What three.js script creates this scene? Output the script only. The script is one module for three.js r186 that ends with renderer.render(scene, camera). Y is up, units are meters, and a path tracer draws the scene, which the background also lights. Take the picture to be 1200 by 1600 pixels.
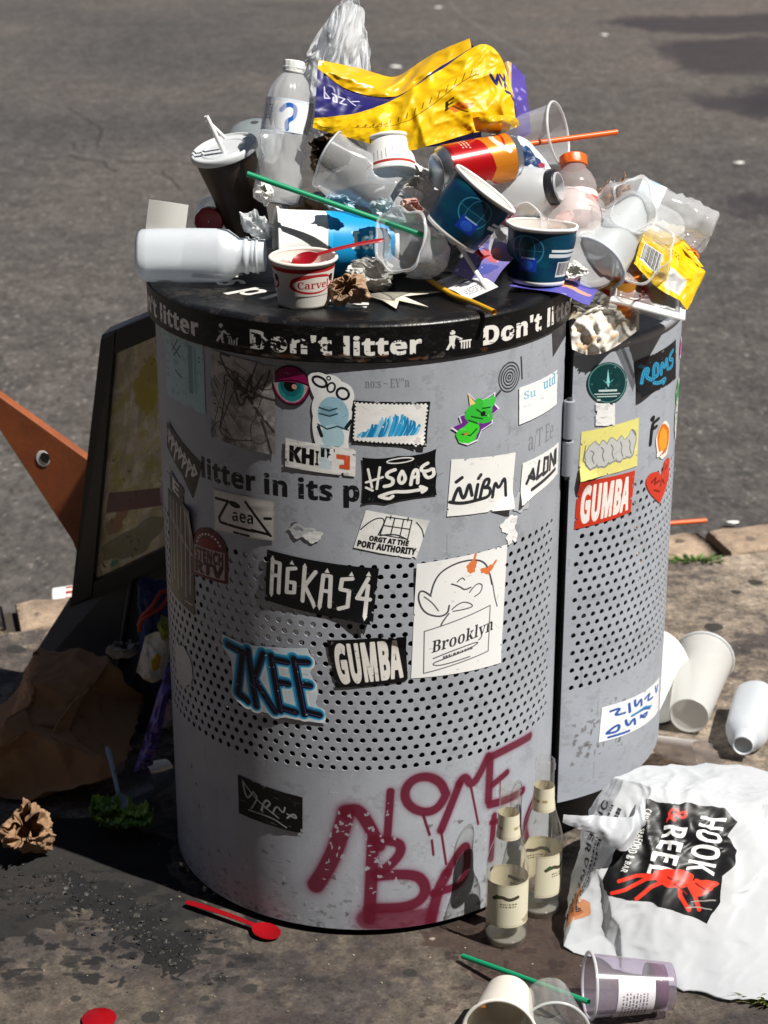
import * as THREE from 'three';
import { mergeGeometries, mergeVertices } from 'three/addons/utils/BufferGeometryUtils.js';
import { createNoise3D } from 'simplex-noise';

// ------------------------------------------------------------------ camera, sky, sun, exposure
const scene = new THREE.Scene();
const camera = new THREE.PerspectiveCamera(29.863, 768 / 1024, 0.1, 600);
camera.position.set(0.03, 1.57, 2.67);
camera.rotation.set(-21 * Math.PI / 180, 0, 0);
camera.focus = 2.5;
camera.userData.fStop = 8;

const SUN_AZ = 58 * Math.PI / 180, SUN_EL = 57 * Math.PI / 180;
const sun = new THREE.DirectionalLight(new THREE.Color(1, 0.965, 0.905), 5);
sun.position.set(Math.sin(SUN_AZ) * Math.cos(SUN_EL) * 8, Math.sin(SUN_EL) * 8, Math.cos(SUN_AZ) * Math.cos(SUN_EL) * 8);
sun.target.position.set(0, 0, 0);
sun.castShadow = true;
sun.shadow.radius = 1;
sun.shadow.mapSize.set(4096, 4096);
Object.assign(sun.shadow.camera, { left: -3, right: 3, top: 3, bottom: -3, near: 0.5, far: 20 });
sun.shadow.bias = -0.0004;
scene.add(sun, sun.target);

{ // clear blue sky, paler towards the horizon
  const w = 128, h = 64, d = new Float32Array(w * h * 4);
  for (let j = 0; j < h; j++) for (let i = 0; i < w; i++) {
    const el = ((j + 0.5) / h - 0.5) * Math.PI, s = Math.sin(el), k = Math.pow(Math.max(0, 1 - s), 3.2), o = (j * w + i) * 4;
    const up = s > 0;
    d[o] = up ? 0.04 + 0.13 * k : 0.05; d[o + 1] = up ? 0.054 + 0.125 * k : 0.048; d[o + 2] = up ? 0.09 + 0.115 * k : 0.045; d[o + 3] = 1;
  }
  const t = new THREE.DataTexture(d, w, h, THREE.RGBAFormat, THREE.FloatType);
  t.mapping = THREE.EquirectangularReflectionMapping; t.magFilter = THREE.LinearFilter; t.needsUpdate = true;
  scene.background = t; scene.environment = t;
}
const renderer = new THREE.WebGLRenderer({ antialias: true });
renderer.setSize(768, 1024);
renderer.toneMapping = THREE.LinearToneMapping;
renderer.toneMappingExposure = 1.3;
renderer.shadowMap.enabled = true;

// ------------------------------------------------------------------ helpers
const PI = Math.PI, R = (d) => d * PI / 180, V = (x, y, z) => new THREE.Vector3(x, y, z), A = (a) => V(a[0], a[1], a[2]);
function rng(a) { return () => { a = (a + 0x6d2b79f5) | 0; let t = Math.imul(a ^ (a >>> 15), 1 | a); t = (t + Math.imul(t ^ (t >>> 7), 61 | t)) ^ t; return ((t ^ (t >>> 14)) >>> 0) / 4294967296; }; }
const n3 = createNoise3D(rng(11));
const ridge = (x, y, z) => 1 - Math.abs(n3(x, y, z));
const lerp = (a, b, t) => a + (b - a) * t, clamp = (x, a = 0, b = 1) => Math.min(b, Math.max(a, x));
const smooth = (a, b, x) => { const t = clamp((x - a) / (b - a)); return t * t * (3 - 2 * t); };

const used = {};
function numbered(n) { used[n] = (used[n] || 0) + 1; return used[n] > 1 ? n + '_' + String(used[n] - 1).padStart(3, '0') : n; }
function tag(o, label, category, group, kind) { o.userData.label = label; o.userData.category = category; if (group) o.userData.group = group; if (kind) o.userData.kind = kind; return o; }
function structure(o, name) { o.name = name; o.userData.kind = 'structure'; o.receiveShadow = o.castShadow = true; scene.add(o); return o; }
function aim(o, pos, axis, spin = 0) {
  o.position.copy(A(pos));
  o.quaternion.setFromUnitVectors(V(0, 1, 0), A(axis).normalize()).multiply(new THREE.Quaternion().setFromAxisAngle(V(0, 1, 0), R(spin)));
  return o;
}
// a thing: a Group at its base, local +y pointing along axis
function thing(name, label, category, pos = [0, 0, 0], axis = [0, 1, 0], spin = 0, group) {
  const o = new THREE.Group(); o.name = numbered(name); scene.add(o); aim(o, pos, axis, spin);
  return tag(o, label, category, group);
}
function part(parent, name, geo, mat) {
  const m = new THREE.Mesh(geo, mat.page ? mat.page(geo.userData.page) : mat); m.name = name; m.castShadow = m.receiveShadow = true; parent.add(m); return m;
}
function single(name, label, category, geo, mat, pos = [0, 0, 0], axis = [0, 1, 0], spin = 0, group) {
  const m = new THREE.Mesh(geo, mat.page ? mat.page(geo.userData.page) : mat); m.name = numbered(name); m.castShadow = m.receiveShadow = true; scene.add(m); aim(m, pos, axis, spin);
  return tag(m, label, category, group);
}

// ---- geometry helpers
const lathe = (pts, seg = 48, p0 = 0, pl = 2 * PI) => new THREE.LatheGeometry(pts.map((p) => new THREE.Vector2(Math.max(p[0], 0.00001), p[1])), seg, p0, pl);
function deform(g, f) {
  const p = g.attributes.position, v = V(0, 0, 0);
  for (let i = 0; i < p.count; i++) { v.fromBufferAttribute(p, i); f(v, i); p.setXYZ(i, v.x, v.y, v.z); }
  weld(g); return g;
}
// smooth normals that agree across the uv seam
function weld(g) {
  g.computeVertexNormals();
  const p = g.attributes.position, n = g.attributes.normal, m = new Map();
  for (let i = 0; i < p.count; i++) {
    const k = Math.round(p.getX(i) * 2e5) + ',' + Math.round(p.getY(i) * 2e5) + ',' + Math.round(p.getZ(i) * 2e5);
    if (m.has(k)) m.get(k).push(i); else m.set(k, [i]);
  }
  for (const l of m.values()) if (l.length > 1) {
    const s = V(0, 0, 0); for (const i of l) s.add(V(n.getX(i), n.getY(i), n.getZ(i))); s.normalize();
    for (const i of l) n.setXYZ(i, s.x, s.y, s.z);
  }
  return g;
}
function grid(nu, nv, f) { // f(u, v) -> Vector3, faces look towards du x dv
  const p = [], uv = [], idx = [];
  for (let j = 0; j <= nv; j++) for (let i = 0; i <= nu; i++) { const q = f(i / nu, j / nv); p.push(q.x, q.y, q.z); uv.push(i / nu, j / nv); }
  for (let j = 0; j < nv; j++) for (let i = 0; i < nu; i++) { const a = j * (nu + 1) + i, b = a + 1, c = a + nu + 1, d = c + 1; idx.push(a, b, d, a, d, c); }
  const g = new THREE.BufferGeometry();
  g.setAttribute('position', new THREE.Float32BufferAttribute(p, 3)); g.setAttribute('uv', new THREE.Float32BufferAttribute(uv, 2)); g.setIndex(idx); g.computeVertexNormals();
  return g;
}
// a film or paper with a real thickness: front grid, back grid and edge
function sheet(nu, nv, f, thick = 0.0006) {
  const a = grid(nu, nv, f), p = a.attributes.position, n = a.attributes.normal, N = p.count;
  const pos = [...p.array], uv = [...a.attributes.uv.array], idx = [...a.index.array];
  for (let i = 0; i < N; i++) { pos.push(p.getX(i) - n.getX(i) * thick, p.getY(i) - n.getY(i) * thick, p.getZ(i) - n.getZ(i) * thick); uv.push(uv[2 * i], uv[2 * i + 1]); }
  const M = a.index.count; for (let i = 0; i < M; i += 3) idx.push(idx[i] + N, idx[i + 2] + N, idx[i + 1] + N);
  const edge = []; for (let i = 0; i < nu; i++) edge.push([i, i + 1]); for (let j = 0; j < nv; j++) edge.push([j * (nu + 1) + nu, (j + 1) * (nu + 1) + nu]);
  for (let i = nu; i > 0; i--) edge.push([nv * (nu + 1) + i, nv * (nu + 1) + i - 1]); for (let j = nv; j > 0; j--) edge.push([j * (nu + 1), (j - 1) * (nu + 1)]);
  const pre = pos.length / 3;
  edge.forEach(([q, r], k) => { for (const s of [q, r, q + N, r + N]) { pos.push(pos[3 * s], pos[3 * s + 1], pos[3 * s + 2]); uv.push(uv[2 * s], uv[2 * s + 1]); } const b = pre + 4 * k; idx.push(b, b + 2, b + 1, b + 1, b + 2, b + 3); });
  const g = new THREE.BufferGeometry();
  g.setAttribute('position', new THREE.Float32BufferAttribute(pos, 3)); g.setAttribute('uv', new THREE.Float32BufferAttribute(uv, 2)); g.setIndex(idx); g.computeVertexNormals();
  return g;
}
const spline = (pts) => { const c = new THREE.CatmullRomCurve3(pts.map(A), false, 'centripetal'); return (t) => c.getPoint(clamp(t)); };
// ruled film between a lower and an upper edge, bulged and wrinkled
function film(lower, upper, { nu = 40, nv = 24, wr = 0.004, fr = 30, bulge = 0, thick = 0.0006, seed = 0, dir = [0, 0.3, 1] } = {}) {
  const a = spline(lower), b = spline(upper), d = A(dir).normalize();
  return sheet(nu, nv, (u, v) => {
    const q = a(u).lerp(b(u), v), e = bulge * Math.sin(PI * u) * Math.sin(PI * v);
    const f1 = fr * 0.42, wx = n3(q.x * f1 * 0.6, q.y * f1 * 0.6 + seed, q.z * f1 * 0.6), k1 = Math.pow(Math.abs(n3(q.x * f1 + seed + wx * 0.5, q.y * f1 * 0.6, q.z * f1)), 0.8), k2 = Math.pow(Math.abs(n3(q.x * f1 * 2.1 + seed, q.y * f1 * 2.4 + wx, q.z * f1 * 2.1 + 5)), 0.85);
    const k3 = Math.abs(n3(q.x * f1 * 6.5 + seed, q.y * f1 * 6.5 + wx * 2, q.z * f1 * 6.5)), w = wr * (0.6 - k1 * 1.3) + wr * 0.42 * (0.5 - k2 * 1.2) + wr * 0.13 * (0.4 - k3);
    return q.addScaledVector(d, e + w);
  }, thick);
}
function flat(w, h, pos, normal, up, f = () => 0, nu = 12, nv = 12, thick = 0.0006) { // bent card around pos
  const n = A(normal).normalize(), x = A(up).clone().cross(n).normalize(), y = n.clone().cross(x);
  return sheet(nu, nv, (u, v) => A(pos).addScaledVector(x, (u - 0.5) * w).addScaledVector(y, (v - 0.5) * h).addScaledVector(n, f(u, v)), thick);
}
function tube(pts, r, seg = 24, rad = 10, closed = false) { return new THREE.TubeGeometry(new THREE.CatmullRomCurve3(pts.map(A), closed, 'centripetal'), seg, r, rad, closed); }
function lay(o, pos, dir, up) { // local y along dir, local z as near up as it goes
  const y = A(dir).normalize(), x = y.clone().cross(A(up)).normalize(), z = x.clone().cross(y); o.position.copy(A(pos)); o.quaternion.setFromRotationMatrix(new THREE.Matrix4().makeBasis(x, y, z)); return o;
}
function pipe(r, wall, len, seg = 14) { return lathe([[r - wall, 0], [r, 0], [r, len], [r - wall, len], [r - wall, 0]], seg); }
// crushed paper: a ball dented by many random planes, so that flat facets meet in sharp creases
function dents(seed, n, d0, d1) { const r = rng(seed * 7919 + 13), out = []; for (let i = 0; i < n; i++) { const z = r() * 2 - 1, a = r() * 2 * PI, q = Math.sqrt(1 - z * z); out.push([q * Math.cos(a), z, q * Math.sin(a), lerp(d0, d1, r()), 1.1 + r() * 0.9]); } return out; }
function crumple(rad, seed, { detail = 24, fr = 1, amp = 0.34, squash = [1, 1, 1], folds = 46 } = {}) {
  const q = new THREE.IcosahedronGeometry(1, detail); q.deleteAttribute('uv'); q.deleteAttribute('normal'); const g = mergeVertices(q, 1e-5); let far = 0;
  const p = g.attributes.position, v = V(0, 0, 0), deep = clamp(amp / 0.5, 0.15, 1), planes = [...dents(seed + 1, folds >> 1, 0.96, lerp(0.9, 0.62, deep)), ...dents(seed + 2, folds, 0.92, lerp(0.86, 0.5, deep))];
  for (let i = 0; i < p.count; i++) {
    v.fromBufferAttribute(p, i);
    for (const [x, y, z, d, k] of planes) { const s = v.x * x + v.y * y + v.z * z - d; if (s > 0) { v.x -= x * s * k; v.y -= y * s * k; v.z -= z * s * k; } }
    const w = 0.12 * deep * (ridge(v.x * 2.2 * fr + seed, v.y * 2.2 * fr, v.z * 2.2 * fr) - 0.6) + 0.05 * deep * (ridge(v.x * 6 * fr, v.y * 6 * fr + seed, v.z * 6 * fr) - 0.6);
    v.multiplyScalar(1 + w);
    p.setXYZ(i, v.x, v.y, v.z); far = Math.max(far, v.length());
  }
  g.scale(rad * squash[0] * 1.2 / far, rad * squash[1] * 1.2 / far, rad * squash[2] * 1.2 / far); g.computeVertexNormals(); return g;
}
// a sheet of paper squeezed into a wad: wrapped round from the back, with thin free edges at the open front (+y)
function wad(rad, seed, { squash = [1, 1, 1], thick = 0.001 } = {}) {
  const planes = dents(seed + 1, 54, 0.97, 0.62);
  return sheet(84, 84, (u, v) => {
    const a = u * 2 - 1, b = v * 2 - 1, rho = Math.pow(Math.pow(Math.abs(a), 5) + Math.pow(Math.abs(b), 5), 0.2) / 1.149, th = clamp(rho) * 2.8, ph = Math.atan2(b, a);
    const q = V(Math.sin(th) * Math.cos(ph), -Math.cos(th), Math.sin(th) * Math.sin(ph)), e = smooth(0.6, 1, rho);
    for (const [x, y, z, d, k] of planes) { const s = q.x * x + q.y * y + q.z * z - d; if (s > 0) { q.x -= x * s * k; q.y -= y * s * k; q.z -= z * s * k; } }
    const w = 0.2 * (0.4 - Math.abs(n3(q.x * 2.3 + seed, q.y * 2.3, q.z * 2.3))) + 0.1 * (0.4 - Math.abs(n3(q.x * 5 + seed, q.y * 5, q.z * 5))) + e * 0.42 * n3(Math.cos(ph) * 2.2 + seed, Math.sin(ph) * 2.2, rho * 2.4) + e * 0.14;
    q.multiplyScalar(1 + w); q.x += 0.16 * e * n3(seed, ph * 1.4, rho * 3); q.z += 0.16 * e * n3(seed + 5, ph * 1.4, rho * 3);
    return V(q.x * rad * squash[0], q.y * rad * squash[1], q.z * rad * squash[2]);
  }, thick);
}
// A plump sack: the unit cube bent onto eight corners [x-+][y-+][z-+], rounded and creased
function sack(c, { round = 0.35, wr = 0.008, fr = 16, seed = 0, folds = 0, depth = 0.2, stretch = [1, 1, 1] } = {}) {
  const planes = dents(seed + 40, folds, 1.5, 1.2 - depth);
  const [a, b, d, e, f, g, h, k] = c.map(A);
  const mid = c.map(A).reduce((s, q) => s.add(q), V(0, 0, 0)).multiplyScalar(1 / 8);
  return (x, y, z, out = 0) => { // x, y, z in -1..1 on the cube's surface
    const l = Math.pow(Math.pow(Math.abs(x), 4) + Math.pow(Math.abs(y), 4) + Math.pow(Math.abs(z), 4), 0.25) || 1;
    let X = lerp(x, x / l, round), Y = lerp(y, y / l, round), Z = lerp(z, z / l, round);
    for (const [a1, b1, c1, d1, k1] of planes) { const e1 = X * a1 + Y * b1 + Z * c1 - d1; if (e1 > 0) { X -= a1 * e1 * k1; Y -= b1 * e1 * k1; Z -= c1 * e1 * k1; } }
    const u = (X + 1) / 2, v = (Y + 1) / 2, w = (Z + 1) / 2;
    const q = a.clone().lerp(b, u).lerp(d.clone().lerp(e, u), v).lerp(f.clone().lerp(g, u).lerp(h.clone().lerp(k, u), v), w);
    const wx = n3(q.x * fr * 0.4 + seed, q.y * fr * 0.4, q.z * fr * 0.4);
    const [s1, s2, s3] = stretch, s = wr * ((ridge(q.x * fr * s1 + wx * 0.6 + seed, q.y * fr * s2, q.z * fr * s3) - 0.6) + 0.34 * (ridge(q.x * fr * 2.3, q.y * fr * 2.3 + wx * 2 + seed, q.z * fr * 2.3) - 0.6) + 0.1 * (ridge(q.x * fr * 5, q.y * fr * 5, q.z * fr * 5 + seed) - 0.6));
    const dir = q.clone().sub(mid).normalize();
    q.addScaledVector(dir, s + out); if (q.y < 0.002) q.y = 0.002 + out * 0.2; return q;
  };
}
function sackMesh(f, n = 44) {
  let g = new THREE.BoxGeometry(2, 2, 2, n, n, n); g.deleteAttribute('uv'); g.deleteAttribute('normal'); g = mergeVertices(g, 1e-5);
  const p = g.attributes.position; for (let i = 0; i < p.count; i++) { const q = f(p.getX(i), p.getY(i), p.getZ(i)); p.setXYZ(i, q.x, q.y, q.z); }
  g.computeVertexNormals(); return g;
}
const box = (w, h, d, x = 0, y = 0, z = 0) => new THREE.BoxGeometry(w, h, d).translate(x, y, z);
function beveled(shape, depth, bevel = 0.002) { return new THREE.ExtrudeGeometry(shape, { depth, bevelEnabled: true, bevelThickness: bevel, bevelSize: bevel, bevelSegments: 2, curveSegments: 16 }); }
const poly = (pts) => new THREE.Shape(pts.map((p) => new THREE.Vector2(p[0], p[1])));

// ---- tileable value noise for textures
function field(w, h, octaves, seed) {
  const out = new Float32Array(w * h); let total = 0;
  octaves.forEach(([cx, cy, amp], k) => {
    const r = rng(seed * 131 + k * 17 + 5), lat = new Float32Array(cx * cy); for (let i = 0; i < lat.length; i++) lat[i] = r();
    total += amp;
    for (let y = 0; y < h; y++) {
      const fy = y / h * cy, y0 = Math.floor(fy) % cy, y1 = (y0 + 1) % cy; let ty = fy - Math.floor(fy); ty = ty * ty * (3 - 2 * ty);
      for (let x = 0; x < w; x++) {
        const fx = x / w * cx, xf = Math.floor(fx), x0 = xf % cx, x1 = (x0 + 1) % cx; let tx = fx - xf; tx = tx * tx * (3 - 2 * tx);
        const a = lat[y0 * cx + x0], b = lat[y0 * cx + x1], c = lat[y1 * cx + x0], d = lat[y1 * cx + x1];
        out[y * w + x] += amp * (a + (b - a) * tx + (c - a) * ty + (a - b - c + d) * tx * ty);
      }
    }
  });
  for (let i = 0; i < out.length; i++) out[i] /= total;
  return out;
}
function canvas(w, h) { const c = document.createElement('canvas'); c.width = w; c.height = h; return c; }
function canvasTexture(c, srgb = true) { const t = new THREE.CanvasTexture(c); if (srgb) t.colorSpace = THREE.SRGBColorSpace; t.magFilter = THREE.LinearFilter; t.wrapS = t.wrapT = THREE.RepeatWrapping; return t; }
function grey(f, w, h, a = 0, b = 255) { // greyscale data texture of a field
  const d = new Uint8Array(w * h * 4); for (let i = 0; i < w * h; i++) { const v = clamp(a + (b - a) * f[i], 0, 255); d[4 * i] = d[4 * i + 1] = d[4 * i + 2] = v; d[4 * i + 3] = 255; }
  const t = new THREE.DataTexture(d, w, h); t.magFilter = THREE.LinearFilter; t.wrapS = t.wrapT = THREE.RepeatWrapping; t.needsUpdate = true; return t;
}

// ---- materials
const M = (color, rough = 0.5, o = {}) => new THREE.MeshPhysicalMaterial({ color: new THREE.Color(color), roughness: rough, side: THREE.DoubleSide, ...o });
const clear = (color = '#f4f8fa', rough = 0.14, trans = 0.9, o = {}) => M(color, rough, { transmission: trans, thickness: 0, ior: 1.5, ...o });
const mat = {
  white: M('#e9e9e6', 0.55), offwhite: M('#dcd8cf', 0.7), paper: M('#e4e2dc', 0.85), brownCup: M('#33281f', 0.42), black: M('#1a1b1d', 0.4),
  kraft: M('#8a6145', 0.9), tan: M('#c2a184', 0.92), napkin: M('#b9977a', 0.95), red: M('#900c16', 0.3), green: M('#0c8f63', 0.35), orange: M('#e8661c', 0.4), yellow: M('#d9a514', 0.4),
  pet: clear('#fbfdfe', 0.12, 0.74), petRough: clear('#eef3f6', 0.3, 0.8), cloudy: M('#eef1f2', 0.4, { transmission: 0.4, thickness: 0 }), milky: M('#e6ebf0', 0.4, { transmission: 0.38, thickness: 0 }),
  filmWhite: M('#f2f4f5', 0.7, { transmission: 0.6, thickness: 0 }), steel: M('#b9bcc0', 0.28, { metalness: 0.9 }), lidPlastic: M('#dfe2e4', 0.35, { transmission: 0.2, thickness: 0 }),
};

// ---- one atlas for stickers and small prints
const ATLAS = 2048, pages = [];
let shelfX = 4, shelfY = 4, shelfH = 0;
function newPage() { const c = canvas(ATLAS, ATLAS); pages.push({ c, ctx: c.getContext('2d'), texture: canvasTexture(c) }); shelfX = 4; shelfY = 4; shelfH = 0; }
newPage();
function print(w, h, draw) {
  if (shelfX + w + 4 > ATLAS) { shelfX = 4; shelfY += shelfH + 6; shelfH = 0; }
  if (shelfY + h > ATLAS) newPage();
  const x = shelfX, y = shelfY, c = pages[pages.length - 1].ctx; shelfX += w + 6; shelfH = Math.max(shelfH, h);
  c.save(); c.beginPath(); c.rect(x - 1, y - 1, w + 2, h + 2); c.clip(); c.translate(x, y); draw(c, w, h); c.restore();
  return { x, y, w, h, page: pages.length - 1 };
}
const paged = (o) => { const made = []; return { page: (n) => (made[n] ??= new THREE.MeshPhysicalMaterial({ map: pages[n].texture, side: THREE.DoubleSide, ...o })) }; };
const printMat = paged({ alphaTest: 0.5, roughness: 0.6, specularIntensity: 0.4 }), printGloss = paged({ alphaTest: 0.5, roughness: 0.38, specularIntensity: 0.5 }), printMetal = paged({ roughness: 0.25, metalness: 0.35 });
function inPrint(g, r) { const uv = g.attributes.uv; for (let i = 0; i < uv.count; i++) uv.setXY(i, (r.x + uv.getX(i) * r.w) / ATLAS, 1 - (r.y + (1 - uv.getY(i)) * r.h) / ATLAS); g.userData.page = r.page; return g; }
function fill(c, w, h, color) { c.fillStyle = color; c.fillRect(-2, -2, w + 4, h + 4); }
function strokes(c, lines, width, color, sx = 1, sy = 1) {
  c.strokeStyle = color; c.lineWidth = width; c.lineCap = 'round'; c.lineJoin = 'round';
  for (const l of lines) { c.beginPath(); l.forEach((p, i) => (i ? c.lineTo(p[0] * sx, p[1] * sy) : c.moveTo(p[0] * sx, p[1] * sy))); c.stroke(); }
}
function curve(c, l, width, color, sx = 1, sy = 1) { // smooth stroke through points
  c.strokeStyle = color; c.lineWidth = width; c.lineCap = 'round'; c.lineJoin = 'round'; c.beginPath();
  const q = l.map((p) => [p[0] * sx, p[1] * sy]); c.moveTo(...q[0]);
  for (let i = 1; i < q.length - 1; i++) c.quadraticCurveTo(q[i][0], q[i][1], (q[i][0] + q[i + 1][0]) / 2, (q[i][1] + q[i + 1][1]) / 2);
  c.lineTo(...q[q.length - 1]); c.stroke();
}
function fitText(c, text, x, y, w, h, color, font = 'bold 100px sans-serif', heavy = 0) { // text stretched into a box, baseline at its foot
  c.save(); c.translate(x, y); c.font = font; const m = c.measureText(text);
  const asc = m.actualBoundingBoxAscent || 73, l = m.actualBoundingBoxLeft || 0, tw = (m.actualBoundingBoxRight || m.width) + l;
  c.scale(w / tw, h / asc); c.fillStyle = c.strokeStyle = color; c.lineWidth = heavy; c.lineJoin = 'round'; c.fillText(text, l, asc); if (heavy) c.strokeText(text, l, asc); c.restore();
}
function blob(c, x, y, rx, ry, color, seed, rough = 0.25, n = 30) { // patch with an uneven, rounded outline
  c.fillStyle = color; c.beginPath(); const r = rng(seed + 3), h = [2, 3, 5, 8].map((f) => [f, r() * 6.3, (0.4 + r() * 0.6) / Math.sqrt(f)]);
  for (let i = 0; i < n; i++) { const a = i / n * 2 * PI; let k = 1; for (const [f, p0, w] of h) k += rough * w * Math.sin(f * a + p0) * 0.9; c[i ? 'lineTo' : 'moveTo'](x + rx * k * Math.cos(a), y + ry * k * Math.sin(a)); }
  c.closePath(); c.fill();
}
const fineText = (c, x, y, w, rows, rh, color, seed) => { const r = rng(seed); c.fillStyle = color; for (let j = 0; j < rows; j++) { let a = x; while (a < x + w - 3) { const l = 2 + r() * 9; c.fillRect(a, y + j * rh, Math.min(l, x + w - a), rh * 0.5); a += l + 2 + r() * 3; } } };

// ------------------------------------------------------------------ pavement, kerb, road
const KA = Math.atan2(-0.425, 1.583); // the kerb's direction in plan
const KDIR = V(Math.cos(KA), 0, Math.sin(KA)), KBACK = V(Math.sin(KA), 0, -Math.cos(KA)); // along the kerb, towards the road
const K0 = V(-0.722, 0, -0.755);
const kerbPoint = (s, back, y = 0) => K0.clone().addScaledVector(KDIR, s).addScaledVector(KBACK, back).setY(y);
const planar = (pts, u) => { // flat polygon given in (x, z), faces up, uv by u(x, z)
  const g = new THREE.ShapeGeometry(poly(pts.map(([x, z]) => [x, -z]))).rotateX(-PI / 2), p = g.attributes.position, uv = g.attributes.uv;
  for (let i = 0; i < p.count; i++) uv.setXY(i, ...u(p.getX(i), p.getZ(i))); g.computeVertexNormals(); return g;
};
{
  const W = 2048, S = 2.6, X0 = -1.1, Z0 = -1.35, c = canvas(W, W), x = c.getContext('2d'), im = x.createImageData(W, W), d = im.data;
  const big = field(W, W, [[5, 5, 1], [11, 11, 0.8], [23, 23, 0.6], [61, 61, 0.4]], 1), mid = field(W, W, [[90, 90, 1], [190, 190, 0.8], [380, 380, 0.7]], 2), fine = field(W, W, [[700, 700, 1], [1024, 1024, 1]], 3);
  const dirt = field(W, W, [[8, 8, 1], [19, 19, 0.9], [47, 47, 0.7], [120, 120, 0.6], [260, 260, 0.4]], 4);
  for (let i = 0; i < W * W; i++) {
    let k = 0.8 + (big[i] - 0.5) * 0.6 + (mid[i] - 0.5) * 0.75 + (fine[i] - 0.5) * 0.34;
    const st = smooth(0.52, 0.62, dirt[i]); k *= 1 - 0.2 * st; // greasy dirt ground into the concrete
    const pz = Z0 + Math.floor(i / W) / W * S, grime = smooth(0.42, 0.6, dirt[i] * 0.75 + mid[i] * 0.25 + 0.26 * smooth(-0.25, 0.25, pz + (big[i] - 0.5) * 0.9) - 0.1); k *= 1 - 0.38 * grime; // the trodden front of the pavement is caked with dirt
    const pit = fine[i] < 0.16 ? 0.7 : 1, sp = fine[i] > 0.86 ? 1.16 : 1;
    d[4 * i] = 152 * k * pit * sp; d[4 * i + 1] = 137 * k * pit * sp; d[4 * i + 2] = 121 * k * pit * sp + 4 * st; d[4 * i + 3] = 255;
  }
  x.putImageData(im, 0, 0);
  const q = (p) => [(p[0] - X0) / S * W, (p[1] - Z0) / S * W];
  const rough = (pts, color, seed, n = 7, amp = 0.012) => { // stain with a ragged outline
    x.fillStyle = color; x.beginPath(); const r = rng(seed);
    pts.forEach((p, i) => { const b = pts[(i + 1) % pts.length]; for (let k = 0; k < n; k++) { const t = k / n; x.lineTo(...q([lerp(p[0], b[0], t) + (r() - 0.5) * amp * 2, lerp(p[1], b[1], t) + (r() - 0.5) * amp * 2])); } });
    x.closePath(); x.fill();
  };
  const wet = [[-0.72, 0.33], [-0.525, 0.298], [-0.446, 0.273], [-0.435, 0.222], [-0.398, 0.214], [-0.357, 0.239], [-0.316, 0.306], [-0.277, 0.370], [-0.242, 0.354], [-0.230, 0.306], [-0.252, 0.256], [-0.226, 0.222], [-0.289, 0.150], [-0.30, 0.04], [-0.42, -0.05], [-0.62, -0.02], [-0.8, 0.1]];
  rough(wet, 'rgba(26,24,23,0.86)', 3); rough([[-0.37, 0.25], [-0.33, 0.30], [-0.283, 0.372], [-0.249, 0.392], [-0.235, 0.338], [-0.297, 0.273], [-0.333, 0.18], [-0.45, 0.13], [-0.44, 0.21]], 'rgba(9,9,10,0.97)', 8, 9, 0.02);
  rough([[0.08, 0.306], [0.140, 0.345], [0.163, 0.411], [0.241, 0.456], [0.294, 0.446], [0.42, 0.40], [0.44, 0.3], [0.305, 0.2], [0.2, 0.2], [0.1, 0.27]], 'rgba(48,32,26,0.62)', 5);
  const r = rng(21);
  for (let i = 0; i < 900; i++) { const a = -1 + r() * 1.7, b = 0.12 + r() * 0.75, e = 3 + r() * r() * 46; blob(x, ...q([a, b]), e, e * (0.5 + r() * 0.5), 'rgba(58,50,44,' + (0.05 + r() * 0.13).toFixed(2) + ')', i + 1000, 0.5); } // trodden-in dirt near the foot of the bin
  for (let i = 0; i < 150; i++) { const p = q([-0.36 + (r() - 0.5) * 0.4, 0.26 + (r() - 0.5) * 0.3]); blob(x, p[0], p[1], 3 + r() * 13, 2 + r() * 9, 'rgba(16,15,16,' + (0.4 + r() * 0.5).toFixed(2) + ')', i, 0.5); }
  for (let i = 0; i < 70; i++) { const p = q([0.24 + (r() - 0.5) * 0.3, 0.36 + (r() - 0.5) * 0.22]); blob(x, p[0], p[1], 2 + r() * 10, 2 + r() * 8, 'rgba(36,24,20,' + (0.3 + r() * 0.4).toFixed(2) + ')', i + 300, 0.5); }
  for (const [px, pz, pr] of [[-0.156, 0.423, 0.012], [-0.216, 0.446, 0.007], [-0.394, 0.446, 0.008], [-0.286, 0.489, 0.014], [0.680, -0.786, 0.020], [0.803, -1.011, 0.016], [0.066, 0.385, 0.011], [-0.138, 0.354, 0.006], [-0.449, 0.423, 0.004], [-0.203, 0.393, 0.004], [0.529, -0.375, 0.007], [-0.678, -0.682, 0.020], [0.755, -0.960, 0.011], [0.535, -0.256, 0.006]])
    blob(x, ...q([px, pz]), pr / S * W, pr / S * W * 0.9, 'rgba(38,36,34,0.82)', Math.round(px * 999), 0.14);
  for (let i = 0; i < 420; i++) { const p = [r() * W, r() * W], e = 1 + r() * r() * 7; blob(x, p[0], p[1], e, e * (0.6 + r() * 0.5), r() < 0.7 ? 'rgba(40,35,31,' + (0.25 + r() * 0.45).toFixed(2) + ')' : 'rgba(205,195,180,' + (0.3 + r() * 0.4).toFixed(2) + ')', i + 40, 0.3, 9); }
  const t = canvasTexture(c); t.wrapS = t.wrapT = THREE.MirroredRepeatWrapping;
  const b = field(1024, 1024, [[40, 40, 0.7], [130, 130, 1], [300, 300, 0.9], [512, 512, 0.6]], 6), bump = grey(b, 1024, 1024); bump.repeat.set(2, 2);
  const near0 = kerbPoint(-60, 0), near1 = kerbPoint(60, 0);
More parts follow.
